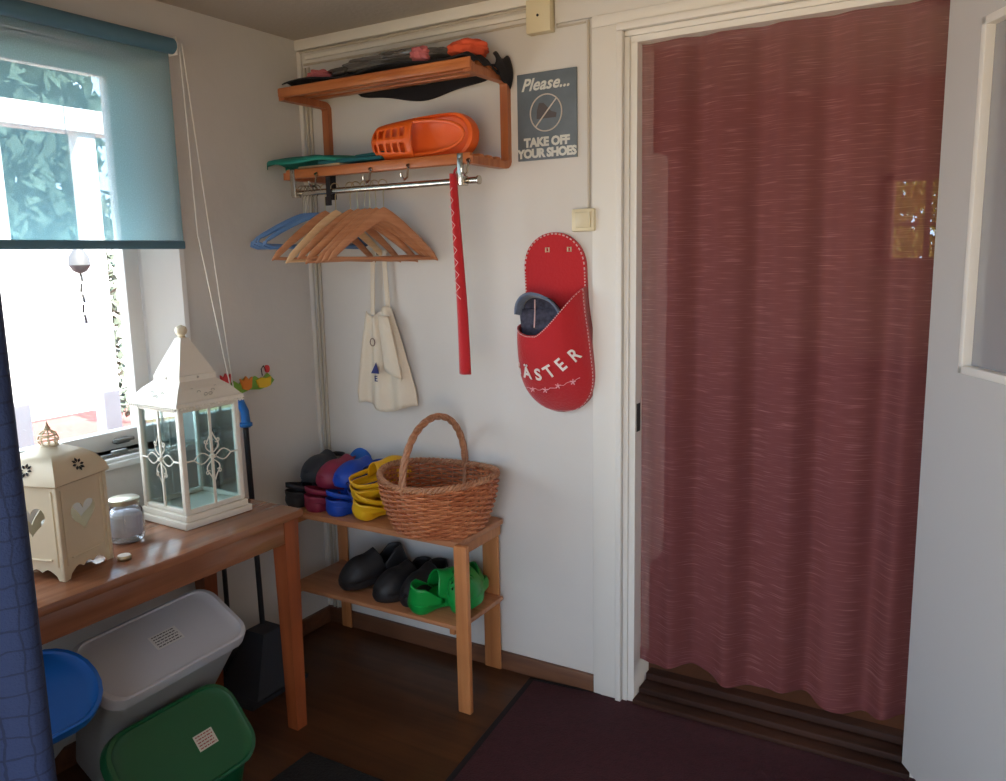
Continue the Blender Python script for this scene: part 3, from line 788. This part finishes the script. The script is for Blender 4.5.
for q in range(4):
    pts = []
    for k in range(81):
        s = k/80; p = hpt(s); d = (hpt(min(1,s+.01))-hpt(max(0,s-.01))).normalized(); u = Vector((1,0,0)); w = d.cross(u).normalized()
        ph = s*26+q*PI/2; pts.append(p+u*.007*math.cos(ph)+w*.007*math.sin(ph))
    b.tube(pts, .0058, 6)
for sg in (-1, 1): b.tube([hpt(0 if sg < 0 else 1), Vector((-.012, sg*(B-.012), .10))], .008, 6)
b.build('handle', M['wick2'], t)

# ------------------------------------------------------------------ things on the rack
t = thing('clog', 'large orange plastic clog lying on its side on the lower rack shelf', 'clog', (.675,-.165,1.807+.060), (0,0,0))
OL, OW, OH = .405, .070, .085
def oc(u, v):      # tapering to the toe at -x, seen from its open top (-y)
    s = u; w = OW*(.72+.28*math.sin(min(1,s/.7)*PI/2))
    if s < .12: w *= math.sqrt(1-((.12-s)/.12)**2)
    if s > .80: w *= math.sqrt(max(0,1-((s-.80)/.20)**2))
    a = PI*v
    return (s, w, a)
def ofn(u, v):
    s, w, a = oc(u*.998+.001, v)
    return Vector(((s-.5)*OL, .012-.05*math.sin(a)**.8*(1 if s > .1 else (s/.1)**.5), w*math.cos(a)+.004))
b = MB(); b.grid(lambda u, v: ofn(u*.47, v), 20, 20, lambda i, j: (i in (3,4,6,7,9,10,12,13,15,16)) and (j in (6,7,8,11,12,13)) and i%3 != 2)
b.build('upper', M['orange'], t, solid=.004)
ools = []
for k in range(48):
    s = .5-.5*math.cos(PI*k/24) if k <= 24 else .5-.5*math.cos(PI*(48-k)/24)
    _, w, _ = oc(s*.998+.001, 0); ools.append(((s-.5)*OL, w*(1 if k <= 24 else -1)))
b = MB(); b.rings([[Vector((x*f, y, z*f+.004)) for x, z in ools] for f, y in ((.9,.045), (1.0,.035), (1.02,.015), (1.0,-.006), (.93,-.008), (.88,.012), (.6,.02), (.2,.022))])
b.build('sole', M['orange'], t)
b = MB(); b.tube([( -.01+ .19*math.sin(PI*k/20)**.8, -.022, .052*math.cos(PI*k/20)+.004) for k in range(21)], .006, 8); b.build('heel_strap', M['orange'], t)

def lump(name, label, cat, c, d, m, seed, amp=.25, n=26, freq=3.0, flat=0):
    rnd = random.Random(seed); ph = [rnd.random()*6 for _ in range(6)]
    b = MB()
    R = []
    for i in range(n+1):
        th = PI*i/n; ring = []
        for k in range(n*2):
            a = PI*k/n
            x, y, z = math.sin(th)*math.cos(a), math.sin(th)*math.sin(a), math.cos(th)
            f = 1+amp*(math.sin(freq*x*2+ph[0])*math.sin(freq*y*2+ph[1])+.5*math.sin(freq*4*z+ph[2]+3*x)+.4*math.sin(freq*5*x+ph[3]))
            zz = z*d[2]/2*f
            if flat: zz = max(zz, -flat)
            ring.append(Vector((x*d[0]/2*f, y*d[1]/2*f, zz)))
        R.append(ring)
    b.rings(R); o = b.build(name, m); o.location = c
    return tag(o, label, cat)
TS = 1.79+.290
b = MB(); b.grid(lambda u, v: Vector((.14+u*.79, -.235+v*.215, TS+.012+.008*math.sin(u*13+v*5)+.006*math.sin(v*17) - (max(0,(u-.965)/.035))*.03)), 46, 16)
b.grid(lambda u, v: Vector((.30+u*.60, -.022-.010*math.sin(u*9), TS-.0+.006*math.sin(u*13+5)-v*.052*max(0,math.sin(PI*min(1,u*1.02)))**.6)), 40, 8)
b.grid(lambda u, v: Vector((.925+.012*math.sin(v*3), -.115+u*.10, TS+.032-v*(.04+.055*u)+.008*math.sin(u*9))), 10, 8)
tag(b.build('black_cloth', M['blackf'], solid=.004), 'black cloth spread over the top rack shelf, its edges drooping', 'cloth')
lump('wrapped_blanket', 'dark grey plastic wrapped bundle lying along the top rack shelf', 'bundle', (.56,-.13,TS+.048), (.50,.14,.062), M['bagpl'], 3, .12)
lump('pink_pouch', 'small pink fabric pouch at the left end of the top rack shelf', 'pouch', (.235,-.14,TS+.042), (.10,.09,.045), M['pink'], 5, .12)
lump('pink_glove', 'pink fabric glove on the middle of the top rack shelf', 'glove', (.70,-.185,TS+.045), (.08,.05,.05), M['pink'], 8, .12)
lump('orange_cap', 'orange red cap on the right end of the top rack shelf', 'cap', (.84,-.12,TS+.052), (.13,.12,.065), M['orangef'], 9, .08)
# lower shelf: teal cloth hat and beige piece
def teal(u, v):
    a = 2*PI*u; r = v
    return Vector((.19+.215*r*math.cos(a)*(1+.12*math.sin(3*a)), -.165+.105*r*math.sin(a), 1.838+.016*(1-r*r)+.004*math.sin(5*a)*r - .004*r))
b = MB(); b.grid(teal, 40, 8); b.rings([[teal(k/40, 1)-Vector((0,0,h)) for k in range(40)] for h in (0,.012)], cap=False)
tag(b.build('sun_hat', M['teal'], solid=.003), 'flat teal fabric hat overhanging the left end of the lower rack shelf', 'hat')
b = MB(); b.box((.40,-.15,1.822), (.26,.13,.014), rot=(0,.0,.1), bev=.006); b.box((.47,-.14,1.836), (.12,.10,.012), rot=(0,-.06,.2), bev=.005)
tag(b.build('folded_scarf', mat('dark_teal_fabric', (22,92,98), .85)), 'dark teal folded scarf on the lower rack shelf beside the orange clog', 'scarf')
b = MB(); b.box((.27,-.185,1.8115), (.2,.06,.009), rot=(0,0,-.04), bev=.003); tag(b.build('folded_cloth', M['beige']), 'beige folded cloth sandwiched under the teal hat', 'cloth')

# slippers in the organiser
t = thing('felt_slipper', 'grey blue felt slipper stuck heel up in the red wall pocket', 'slipper', (1.048,-.06,1.260), (0,0,R_(6)))
def arc(a, r=1): return Vector((.088*r*math.cos(a)*(1 if math.cos(a) > 0 else .80), 0, (.088*math.sin(a)**.85+.012*(1-math.cos(a)))*r))
b = MB(); b.grid(lambda u, v: arc(PI*(.02+.96*u), 1-.10*v)+Vector((0, -.040+.045*v-.012*math.sin(PI*u), .012-.004*v)), 34, 5); b.build('heel_rim', M['denim'], t, solid=.007)
b = MB(); b.grid(lambda u, v: arc(PI*(.03+.94*u), .92*(1-.9*v))+Vector((0, .003+.006*math.sin(v*PI), .012-.020*v)), 34, 8)
b.grid(lambda u, v: Vector(((-.070+.155*u)*(1-.35*v), -.006+.004*math.sin(u*PI)-.016*v, .060-.15*v)), 12, 8); b.build('lining', M['denimd'], t, solid=.003)
b = MB(); b.tube([(-.015,-.004,.09), (-.012,-.012,.05), (-.016,-.010,.0)], .0022, 6); b.build('seam', M['stitch'], t)

# flower rail on the left wall
t = thing('tulip_hook_rail', 'small painted wooden hook rail with tulips on the left wall', 'wall decoration', (.0,-.355,1.045))
def fl(parts, name, m, x=.008):
    b = MB()
    for ol in parts: b.add_mesh(shape2d([ol], .004, basis((x,0,0), (0,1,0), (0,0,1), (1,0,0))))
    return b.build(name, m, t, smooth=False)
def blob(cx_, cy_, rx, ry, n=14, k=0, am=0): return [(cx_+rx*(1+am*math.sin(k*2*PI*i/n))*math.cos(2*PI*i/n), cy_+ry*(1+am*math.sin(k*2*PI*i/n))*math.sin(2*PI*i/n)) for i in range(n)]
fl([[(-.125,-.005), (-.115,.018), (-.09,.008), (-.07,.028), (-.045,.012), (-.02,.03), (0,.012), (.03,.032), (.06,.012), (.09,.036), (.12,.006), (.10,-.012), (.05,-.02), (0,-.014), (-.05,-.024), (-.09,-.016)]], 'grass_base', M['fgreen'], .005)
fl([[(-.125,.02), (-.13,.056), (-.118,.044), (-.108,.060), (-.098,.044), (-.086,.056), (-.092,.02), (-.108,.01)]], 'tulip', M['fred'], .012)
fl([[(-.035,-.006), (-.045,.032), (-.03,.022), (-.018,.038), (-.006,.022), (.01,.032), (.004,-.006), (-.014,-.014)]], 'orange_tulip', M['forange'], .012)
fl([[(.04,-.012), (.03,.016), (.055,.024), (.075,.018), (.10,.022), (.094,-.01), (.07,-.016)]], 'yellow_flower', M['fyellow'], .012)
fl([blob(.085,.052,.010,.014)], 'red_bud', M['fred'], .012)
b = MB(); b.tube([(.012,.06,.03), (.014,.055,.055), (.014,.066,.066), (.014,.075,.05)], .002, 5); b.build('hook', M['dark'], t)

# ------------------------------------------------------------------ table
TZ = .73
t = thing('side_table', 'glossy reddish pine table below the window holding two lanterns', 'table', (0,0,0))
b = MB(); b.box2((.022,-1.86,TZ-.026), (.505,-.618,TZ-.0005), .005); b.build('tabletop', M['table'], t)
b = MB(); b.box2((.462,-1.82,TZ-.10), (.484,-.65,TZ-.026), .002); b.box2((.06,-.672,TZ-.10), (.462,-.65,TZ-.026), .002); b.box2((.05,-1.82,TZ-.10), (.07,-.65,TZ-.026), .002); b.build('apron', M['table'], t)
for lx, ly in ((.458,-.655), (.065,-.655), (.458,-1.82), (.065,-1.82)):
    b = MB(); b.rings([[Vector((lx+sx*w, ly+sy*w, z)) for sx, sy in ((-1,-1), (1,-1), (1,1), (-1,1))] for z, w in ((0,.021), (.3,.024), (TZ-.026,.029))]); b.build('leg', M['tablel'], t)

# ---- tall white lantern
t = thing('tall_lantern', 'tall white metal lantern with spired roof and glass sides on the table', 'lantern', (.252,-.815,TZ), (0,0,R_(-3)))
b = MB(); b.box((0,0,.010), (.236,.236,.020), bev=.003); b.box((0,0,.029), (.22,.22,.018), bev=.003); b.build('base', M['brim'], t)
b = MB(); hw_ = .096
for sx in (-1,1):
    for sy in (-1,1): b.box((sx*hw_,sy*hw_,.195), (.016,.016,.315), bev=.002)
for z in (.046,.345):
    for s_ in (-1,1): b.box((0,s_*hw_,z), (.19,.012,.014), bev=.002); b.box((s_*hw_,0,z), (.012,.19,.014), bev=.002)
b.build('frame', M['brim'], t)
for k in range(4):
    Rk = Matrix.Rotation(k*PI/2, 4, 'Z')
    b = MB(); b.box((hw_-.002,0,.195), (.002,.178,.29)); b.xform(Rk); gp = b.build('glass_pane', M['lglass'], t, smooth=False)
    b = MB(); X = hw_+.004
    b.box((X,0,.195), (.006,.008,.29), bev=.001)
    # scrolled cross ornament
    for s_ in (-1,1):
        for q in (-1,1):
            b.tube([(X+.003, q*(.004+.026*math.sin(a)*(.6+.4*math.cos(a))), .195+s_*(.012+.060*a/PI)) for a in [PI*i/12 for i in range(13)]], .0018, 6)
            b.tube([(X+.003, s_*(.012+.050*a/PI), .195+q*(.002+.014*math.sin(a))) for a in [PI*i/10 for i in range(11)]], .0018, 6)
        b.tube([(X+.003, s_*.062, .195), (X+.003, s_*.088, .195)], .0025, 6)
        for q in (-1,1): b.tube([(X+.003, q*(.020-.010*math.cos(a*PI/5)*a/9), .195+s_*(.048+.010*math.sin(a*PI/5)*a/9)) for a in range(10)], .0016, 5)
    b.lathe([(0.001,-.008), (.009,-.004), (.009,.004), (.001,.008)], (X+.002,0,.195), 10)
    b.xform(Rk); b.build('scroll_ornament', M['brim'], gp)
def sq(w, z, r=0): return [Vector((sx*w, sy*w, z)) for sx, sy in ((-1,-1), (1,-1), (1,1), (-1,1))]
b = MB(); b.rings([sq(.100,.350), sq(.116,.355), sq(.116,.366), sq(.110,.370), sq(.088,.398), sq(.062,.420), sq(.062,.436), sq(.056,.440)])
b.rings([sq(.060,.438), sq(.050,.462), sq(.036,.492), sq(.022,.522), sq(.013,.542)])
b.build('roof', M['brim'], t, smooth=False)
b = MB()
for side in range(4):
    Rk = Matrix.Rotation(side*PI/2, 4, 'Z')
    for k in range(22):
        p = Rk @ Vector((.117, -.110+k*.01048, .352)); b.lathe([(.0005,-.005), (.004,-.002), (.004,.002), (.0005,.005)], p, 6)
b.build('beaded_edge', M['brim'], t)
b = MB(); b.lathe([(.002,.540), (.012,.543), (.009,.548), (.016,.556), (.018,.564), (.015,.573), (.002,.580)], n=16); b.build('finial', M['cream'], t)
b = MB()
for side in range(4):
    Rk = Matrix.Rotation(side*PI/2, 4, 'Z')
    for y in (-.0,): b.lathe([(.0005,-.004), (.0045,0), (.0005,.004)], Rk @ Vector((.062,y,.429)), 8)
    for q in range(3):
        for s_ in (-1,1): b.tube([Rk @ Vector((.1045-.010*q, s_*(.008+.016*q)+ .006*math.cos(a*PI/4), .383+.007*q+.006*math.sin(a*PI/4)*.7)) for a in range(8)], .0012, 4, loop=True)
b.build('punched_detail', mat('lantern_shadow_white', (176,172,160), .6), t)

# ---- small cream lantern
ang = R_(17)
t = thing('small_lantern', 'small cream metal lantern with heart cut-outs and domed roof', 'lantern', (.311,-1.275,TZ), (0,0,ang))
HW = .080
def heart(s, cxx, cyy, n=32):
    o = []
    for i in range(n):
        a = 2*PI*i/n; o.append((cxx+s*.0625*16*math.sin(a)**3/1.0*.0625*16*.0625 if 0 else cxx+s*math.sin(a)**3, cyy+s*(13*math.cos(a)-5*math.cos(2*a)-2*math.cos(3*a)-math.cos(4*a))/16))
    return o
scal = [(-HW,.235), (-HW,0), (-HW+.016,0), (-HW+.022,.012)]
for k in range(13):
    x = -HW+.030+k*(2*HW-.06)/12; scal.append((x, .018+.008*abs(math.sin(k*PI/4))))
scal += [(HW-.022,.012), (HW-.016,0), (HW,0), (HW,.235)]
for k in range(4):
    Rk = Matrix.Rotation(k*PI/2, 4, 'Z')
    b = MB(); me = shape2d([scal, heart(.042, 0, .150)], .0012, basis((HW,0,0), (0,1,0), (0,0,1), (1,0,0)))
    b.add_mesh(me); b.xform(Rk); hpn = b.build('heart_panel', M['cream'], t, smooth=False)
    b = MB(); b.tube([(HW+.002,-.052,.052), (HW+.004,-.052,.052), (HW+.004,.052,.052)], .003, 6); b.box((HW+.001,-.066,.13), (.005,.006,.19), bev=.001); b.box((HW+.001,.066,.13), (.005,.006,.19), bev=.001); b.xform(Rk); b.build('panel_rib', M['cream'], hpn)
for sx in (-1,1):
    for sy in (-1,1):
        b = MB(); b.box((sx*HW,sy*HW,.12), (.010,.010,.24), bev=.002); b.build('corner_post', M['cream'], t)
b = MB(); b.box((0,0,.028), (2*HW-.006,2*HW-.006,.006)); b.build('floor_plate', M['cream'], t)
b = MB(); b.rings([sq(.088,.236), sq(.092,.240), sq(.091,.246), sq(.086,.262), sq(.072,.285), sq(.052,.303), sq(.030,.314), sq(.024,.318)]); rf = b.build('roof', M['cream'], t, angle=50)
b = MB()
for side in range(4):
    Rk = Matrix.Rotation(side*PI/2, 4, 'Z')
    for a in range(8):
        an = a*PI/4; c = Vector((.0795,0,.2735)); n_ = Vector((.85,0,.52)); e2 = Vector((0,1,0)); e3 = n_.cross(e2)*-1
        p0, p1 = c+n_*.0015+(e2*math.cos(an)+e3*math.sin(an))*.006, c+n_*.0015+(e2*math.cos(an)+e3*math.sin(an))*.018
        b.tube([Rk @ p0, Rk @ ((p0+p1)/2), Rk @ p1], lambda s: .0006+.0028*math.sin(PI*s), 6)
b.build('dark_petals', M['dark'], rf)  # dark solid petals, the shade inside roof cut-outs put into colour
b = MB(); b.lathe([(.024,.316), (.022,.322), (.010,.326)], n=16)
for k in range(8):
    a = k*PI/4; b.tube([(r*math.cos(a), r*math.sin(a), z) for r, z in ((.018,.322), (.023,.335), (.018,.350), (.006,.358))], .0022, 5)
for z, r in ((.335,.0225), (.346,.0195)): b.tube([(r*math.cos(k*PI/10), r*math.sin(k*PI/10), z) for k in range(20)], .002, 5, loop=True)
b.lathe([(.004,.356), (.008,.362), (.003,.372), (.001,.380)], n=12); b.build('crown_finial', M['cream'], t)
b = MB(); b.lathe([(.0,.032), (.036,.032), (.036,.125), (.033,.128), (.004,.126)]); o = b.build('pillar_candle', M['wax']); o.location = (.311,-1.275,TZ)
tag(o, 'white pillar candle inside the small cream lantern', 'candle')

# jar
t = thing('glass_jar', 'small glass jar with lid and white filling between the two lanterns', 'jar', (.275,-1.065,TZ))
b = MB(); b.lathe([(.038,.001), (.046,.008), (.048,.02), (.048,.078), (.044,.090), (.036,.098), (.036,.112)], n=32); b.build('glass_body', M['jglass'], t)
b = MB(); b.lathe([(.030,.018), (.042,.020), (.043,.074), (.038,.080), (.01,.081)]); b.build('white_filling', mat('white_filling', (205,205,215), .8), t)
b = MB(); b.lathe([(.040,.108), (.041,.110), (.041,.121), (.038,.123), (.002,.122)], n=32); b.build('lid', mat('jar_lid_metal', (196,190,170), .3, metal=.8), t)
t = thing('tealight', 'tiny white tealight at the right foot of the small cream lantern', 'tealight', (.405,-1.165,TZ))
b = MB(); b.lathe([(.016,0), (.0175,.002), (.0175,.010), (.016,.012)]); b.build('cup', M['steel'], t)
b = MB(); b.lathe([(.0155,.008), (.0155,.0125), (.001,.0128)]); b.build('wax', M['wax'], t)

# ------------------------------------------------------------------ broom and dustpan by the left wall
t = thing('long_dustpan', 'black long-handled dustpan with blue grip standing by the table end', 'dustpan', (.125,-.480,0))
b = MB(); b.tube([(.005,0,.14), (-.01,.0,.94)], .0095, 10); b.build('pole', M['black'], t)
b = MB(); b.tube([(-.01,0,.925), (-.012,.004,.94), (-.014,.004,.98), (-.022,-.008,1.02)], lambda s: .017-.003*s, 12); b.lathe([(.012,.925), (.024,.930), (.024,.94), (.012,.944)], (-.01,0,0), 14); b.build('grip', M['pblue'], t)
b = MB()
b.rings([[Vector((x*w+.04, y*.13-.06, z)) for x, y in ((-1,-1), (1,-1), (1,1), (-1,1))] for w, z in ((.10,.002), (.105,.02))])
b.rings([[Vector((.04+sx*.095*(1-.55*f), -.05+.125*f*.2+sy*.11*(1-.6*f), .02+.19*f)) for sx, sy in ((-1,-1), (1,-1), (1,1), (-1,1))] for f in (0,.3,.6,.85,1)])
b.build('pan_hood', M['darkrub'], t)
t = thing('long_broom', 'black long-handled brush leaning behind the dustpan under the table end', 'broom', (.045,-.56,0))
b = MB(); b.tube([(.0,0,.10), (.0,0,.93)], .0085, 10); b.build('pole', M['black'], t)
b = MB(); b.box((.0,0,.09), (.05,.20,.035), bev=.008); b.build('brush_head', M['darkrub'], t)
b = MB()
for i in range(4):
    for k in range(18): b.tube([(-.018+i*.012, -.09+k*.0106, .075), (-.018+i*.014, -.094+k*.011, .001)], .0028, 4)
tag(b.build('bristles', M['black'], t), kind='stuff')

# ------------------------------------------------------------------ lidded bins under the table
def rrect(w, h, r, n=6):
    o = []
    for cx_, cy_, a0 in ((w-r,h-r,0), (-w+r,h-r,PI/2), (-w+r,-h+r,PI), (w-r,-h+r,PI*1.5)):
        for k in range(n+1):
            a = a0+PI/2*k/n; o.append((cx_+r*math.cos(a), cy_+r*math.sin(a)))
    return o
def make_bin(name, label, lidm, bodym, c, tilt, w, h, r, depth, taper, yaw=0, flatten=False, labm=None, labw=.045, labh=.026, laboff=(0,0), roll=0):
    # local: X down-slope (h), Y length (w), Z lid normal
    t = thing(name, label, 'storage bin', c, (roll, tilt, yaw), 'lidded bins under the table')
    b = MB()
    def ring(sx, z, dw=0): return [Vector((q[1]*1.0, q[0], z)) for q in rrect(w/2*sx-dw, h/2*sx-dw, r*sx)]
    b.rings([ring(1,-.030), ring(1.0,-.004), ring(.985,.004), ring(.93,.006), ring(.90,.001), ring(.80,.000), ring(.3,.001)])
    ld = b.build('lid', lidm, t)
    b = MB()
    if not flatten:
        b.rings([ring(.93,-.022), ring(.93*(1+taper)/2,-depth*.5), ring(.93*taper,-depth+.01), ring(.90*taper,-depth)])
    else:
        Mi = (Matrix.Translation(Vector(c)) @ Euler((roll,tilt,yaw)).to_matrix().to_4x4()).inverted()
        fw = flatten
        bot = [Mi @ Vector((fw[0]+q[1]*fw[2]/h, fw[1]+q[0]*.86, .001)) for q in rrect(w/2,h/2,r)]
        mid = [Mi @ Vector((fw[0]+q[1]*fw[2]/h, fw[1]+q[0]*.86, .03)) for q in rrect(w/2,h/2,r)]
        b.rings([ring(.93,-.022), mid, bot])
    b.build('body', bodym, t)
    if labm:
        b = MB(); b.box((laboff[0],laboff[1],.0022), (labh*2,labw*2,.0016)); b.build('paper_label', labm, ld, smooth=False)
        b = MB(); rl = random.Random(3); nr = 5
        for r_ in range(nr):
            xx = laboff[0]-labh*.74+r_*labh*1.48/(nr-1); yy = -labw*.85
            while yy < labw*.78:
                wl = rl.uniform(.003,.011); wl = min(wl, labw*.85-yy); b.box((xx,laboff[1]+yy+wl/2,.0033), (.0032,wl,.0004)); yy += wl+.0025
        b.build('label_lines', M['ink1'] if labm == M['lab1'] else M['ink2'], ld, smooth=False)
    return t
make_bin('lidded_bin', 'white lidded translucent bin leaning under the table, paper label on its lid', M['wbin'], M['wbody'], (.400,-1.070,.460), R_(29), .45, .225, .055, .455, .74, 0, labm=M['lab1'], labw=.042, labh=.024, laboff=(-.005,.012), roll=R_(3))
make_bin('lidded_bin', 'blue lidded bin left of the white one, partly behind the blue curtain', M['bbin'], M['wbody'], (.455,-1.50,.498), R_(40), .40, .22, .105, .455, .74)
make_bin('lidded_bin', 'dark green lidded bin lowest in front under the table, small label on its lid', M['gbin'], M['gbody'], (.535,-1.13,.215), R_(50), .40, .245, .075, .12, .9, 0, flatten=(.50,-1.13,.15), labm=M['lab2'], labw=.030, labh=.022, laboff=(.01,.06))

# ------------------------------------------------------------------ rug, mat, curtains
a_ = math.atan2(.07,.63)
t = thing('floor_rug', 'wine red rug with a dark edge in front of the doorway', 'rug', (.975,-.032,0), (0,0,a_))
b = MB(); b.box2((.018,-2.3,.001), (1.5,-.016+.0,.008), .002); b.build('pile', M['rug'], t)
b = MB(); b.box2((0,-2.32,.001), (.020,.0,.009), .002); b.box2((0,-.016,.001), (.30,-.001,.009), .002); b.build('edge_binding', M['rugb'], t)
b = MB(); b.box((0,0,.006), (.40,.60,.010), bev=.003); o = b.build('door_mat', M['mat']); o.location = (.803,-1.05,0); o.rotation_euler = (0,0,0)
tag(o, 'black door mat on the brown floor, at the bottom edge of the picture', 'mat')

t = thing('door_curtain', 'sheer dusky red curtain hanging across the doorway', 'curtain', (1.775,.040,0))
def dc(u, v):
    x = -.4175+u*.831
    z = 2.1035-v*(2.1035-.150+.015*math.sin(u*17+1)) + 0
    amp = .009+.016*v
    y = amp*math.sin(u*2*PI*5.2+.8*math.sin(v*2+u*5))+amp*.3*math.sin(u*2*PI*9.3+1.3+v)
    if v > .97: y += 0
    return Vector((x, y-.012, z))
b = MB(); b.grid(dc, 150, 60); b.build('fabric', M['curtain'], t)
b = MB(); b.grid(lambda u, v: dc(u, .978+.022*v)+Vector((0,-.002,0)), 150, 2); b.build('hem', M['curtain'], t)
b = MB(); b.tube([(-.417,.016,2.092), (.413,.016,2.092)], .005, 8); b.build('curtain_rod', M['white'], t)

t = thing('check_curtain', 'dark blue checked curtain hanging close at the left edge', 'curtain', (1.0,-1.715,0))
def cc(u, v):
    return Vector((.03*math.sin(u*2*PI*4.5+.6)*(1 if u > .02 else u/.02)+.006*math.sin(v*4), -u*.9, 2.295-v*2.28))
b = MB(); b.grid(cc, 110, 30); b.build('fabric', M['denimc'], t, solid=.003)

# ------------------------------------------------------------------ door leaf
d = Vector((.515,-.857,0)).normalized(); n_ = Vector((-d.y, d.x, 0))   # n_ points away from/toward the camera side
if n_.x > 0: n_ = -n_
LW, LH = .80, 2.04
o_ = Vector((2.171,-.042,.067))
Mx = basis(o_, d, -n_, (0,0,1))    # local x along leaf, y away from the visible face, z up
t = struct(MB().box2((0,0,0), (LW,.001,.001)).build('door_1', M['doorw'])); 
bpy.data.objects.remove(t)
b = MB(); gx0, gx1, gz0, gz1 = .150, .655, 1.125, 1.93
b.box2((0,0,0), (LW,.038,gz0)); b.box2((0,0,gz0), (gx0,.038,LH)); b.box2((gx1,0,gz0), (LW,.038,LH)); b.box2((gx0,0,gz1), (gx1,.038,LH))
bmesh.ops.remove_doubles(b.bm, verts=b.bm.verts, dist=1e-5)
b.xform(Mx); leaf = struct(b.build('door_1', M['doorw'], smooth=False))
b = MB()
for a0, a1 in (((gx0,-.006,gz0), (gx0+.02,.044,gz1)), ((gx1-.02,-.006,gz0), (gx1,.044,gz1)), ((gx0,-.006,gz0), (gx1,.044,gz0+.02)), ((gx0,-.006,gz1-.02), (gx1,.044,gz1))): b.box2(a0, a1, .003)
b.xform(Mx); b.build('glazing_bead', M['white'], leaf)
b = MB(); b.box2((gx0+.015,.016,gz0+.015), (gx1-.015,.020,gz1-.015)); b.xform(Mx); b.build('pane', M['dglass'], leaf, smooth=False)

# ------------------------------------------------------------------ lights
W = bpy.data.worlds.new('World'); S.world = W; W.use_nodes = True
nt = W.node_tree; bg = nt.nodes['Background']
bg.inputs[0].default_value = (.52,.73,1,1); bg.inputs[1].default_value = 4.2
sun = bpy.data.lights.new('sun', 'SUN'); sun.energy = 22; sun.angle = .01; sun.color = (1,.95,.86)
so = bpy.data.objects.new('sun', sun); COL.objects.link(so)
so.rotation_euler = Vector((-.62,.16,-.72)).to_track_quat('-Z', 'Y').to_euler()
def area(name, loc, dirv, sx, sy, e, c):
    l = bpy.data.lights.new(name, 'AREA'); l.shape = 'RECTANGLE'; l.size = sx; l.size_y = sy; l.energy = e; l.color = c
    o = bpy.data.objects.new(name, l); COL.objects.link(o); o.location = loc; o.rotation_euler = Vector(dirv).to_track_quat('-Z', 'Y').to_euler(); return o
area('blue_fill_behind_camera', (2.05,YF-.05,1.3), (0,1,-.22), 2.2, 1.5, 4, (.50,.70,1))  # added blue fill lamp at a made-up, unseen opening behind the camera
area('warm_fill_behind_camera', (2.05,YF-.06,.6), (-.1,1,.45), 2.2, .5, 15, (1,.72,.42))  # added warm lamp aimed upward, imitating bounce off unseen ground
area('daylight_side_window', (-.16,-1.35,1.25), (1,.15,-.12), 1.2, .6, 15, (.88,.94,1))
area('fill_far_room', (3.55,1.15,1.4), (-1,0,-.1), .8, 1.2, 7, (1,.93,.85))  # added fill lamp for the far room, at an unseen side opening

# ------------------------------------------------------------------ camera
cam = bpy.data.cameras.new('camera'); co = bpy.data.objects.new('camera', cam); COL.objects.link(co)
rows = ((0.85842394,-0.06559738,0.50872912), (0.51253751,0.14901744,-0.84563533), (-0.02033805,0.98665637,0.16154126))
Mc = Matrix(rows).to_4x4(); Mc.translation = Vector((2.31205847,-2.40203254,1.4903702))
co.matrix_world = Mc
cam.sensor_width = 36; cam.sensor_fit = 'HORIZONTAL'; cam.lens = 820/1006*36; cam.clip_start = .02; cam.clip_end = 200
S.camera = co
S.view_settings.view_transform = 'Standard'; S.view_settings.look = 'None'; S.view_settings.exposure = .10; S.view_settings.gamma = 1
S.view_settings.use_curve_mapping = False
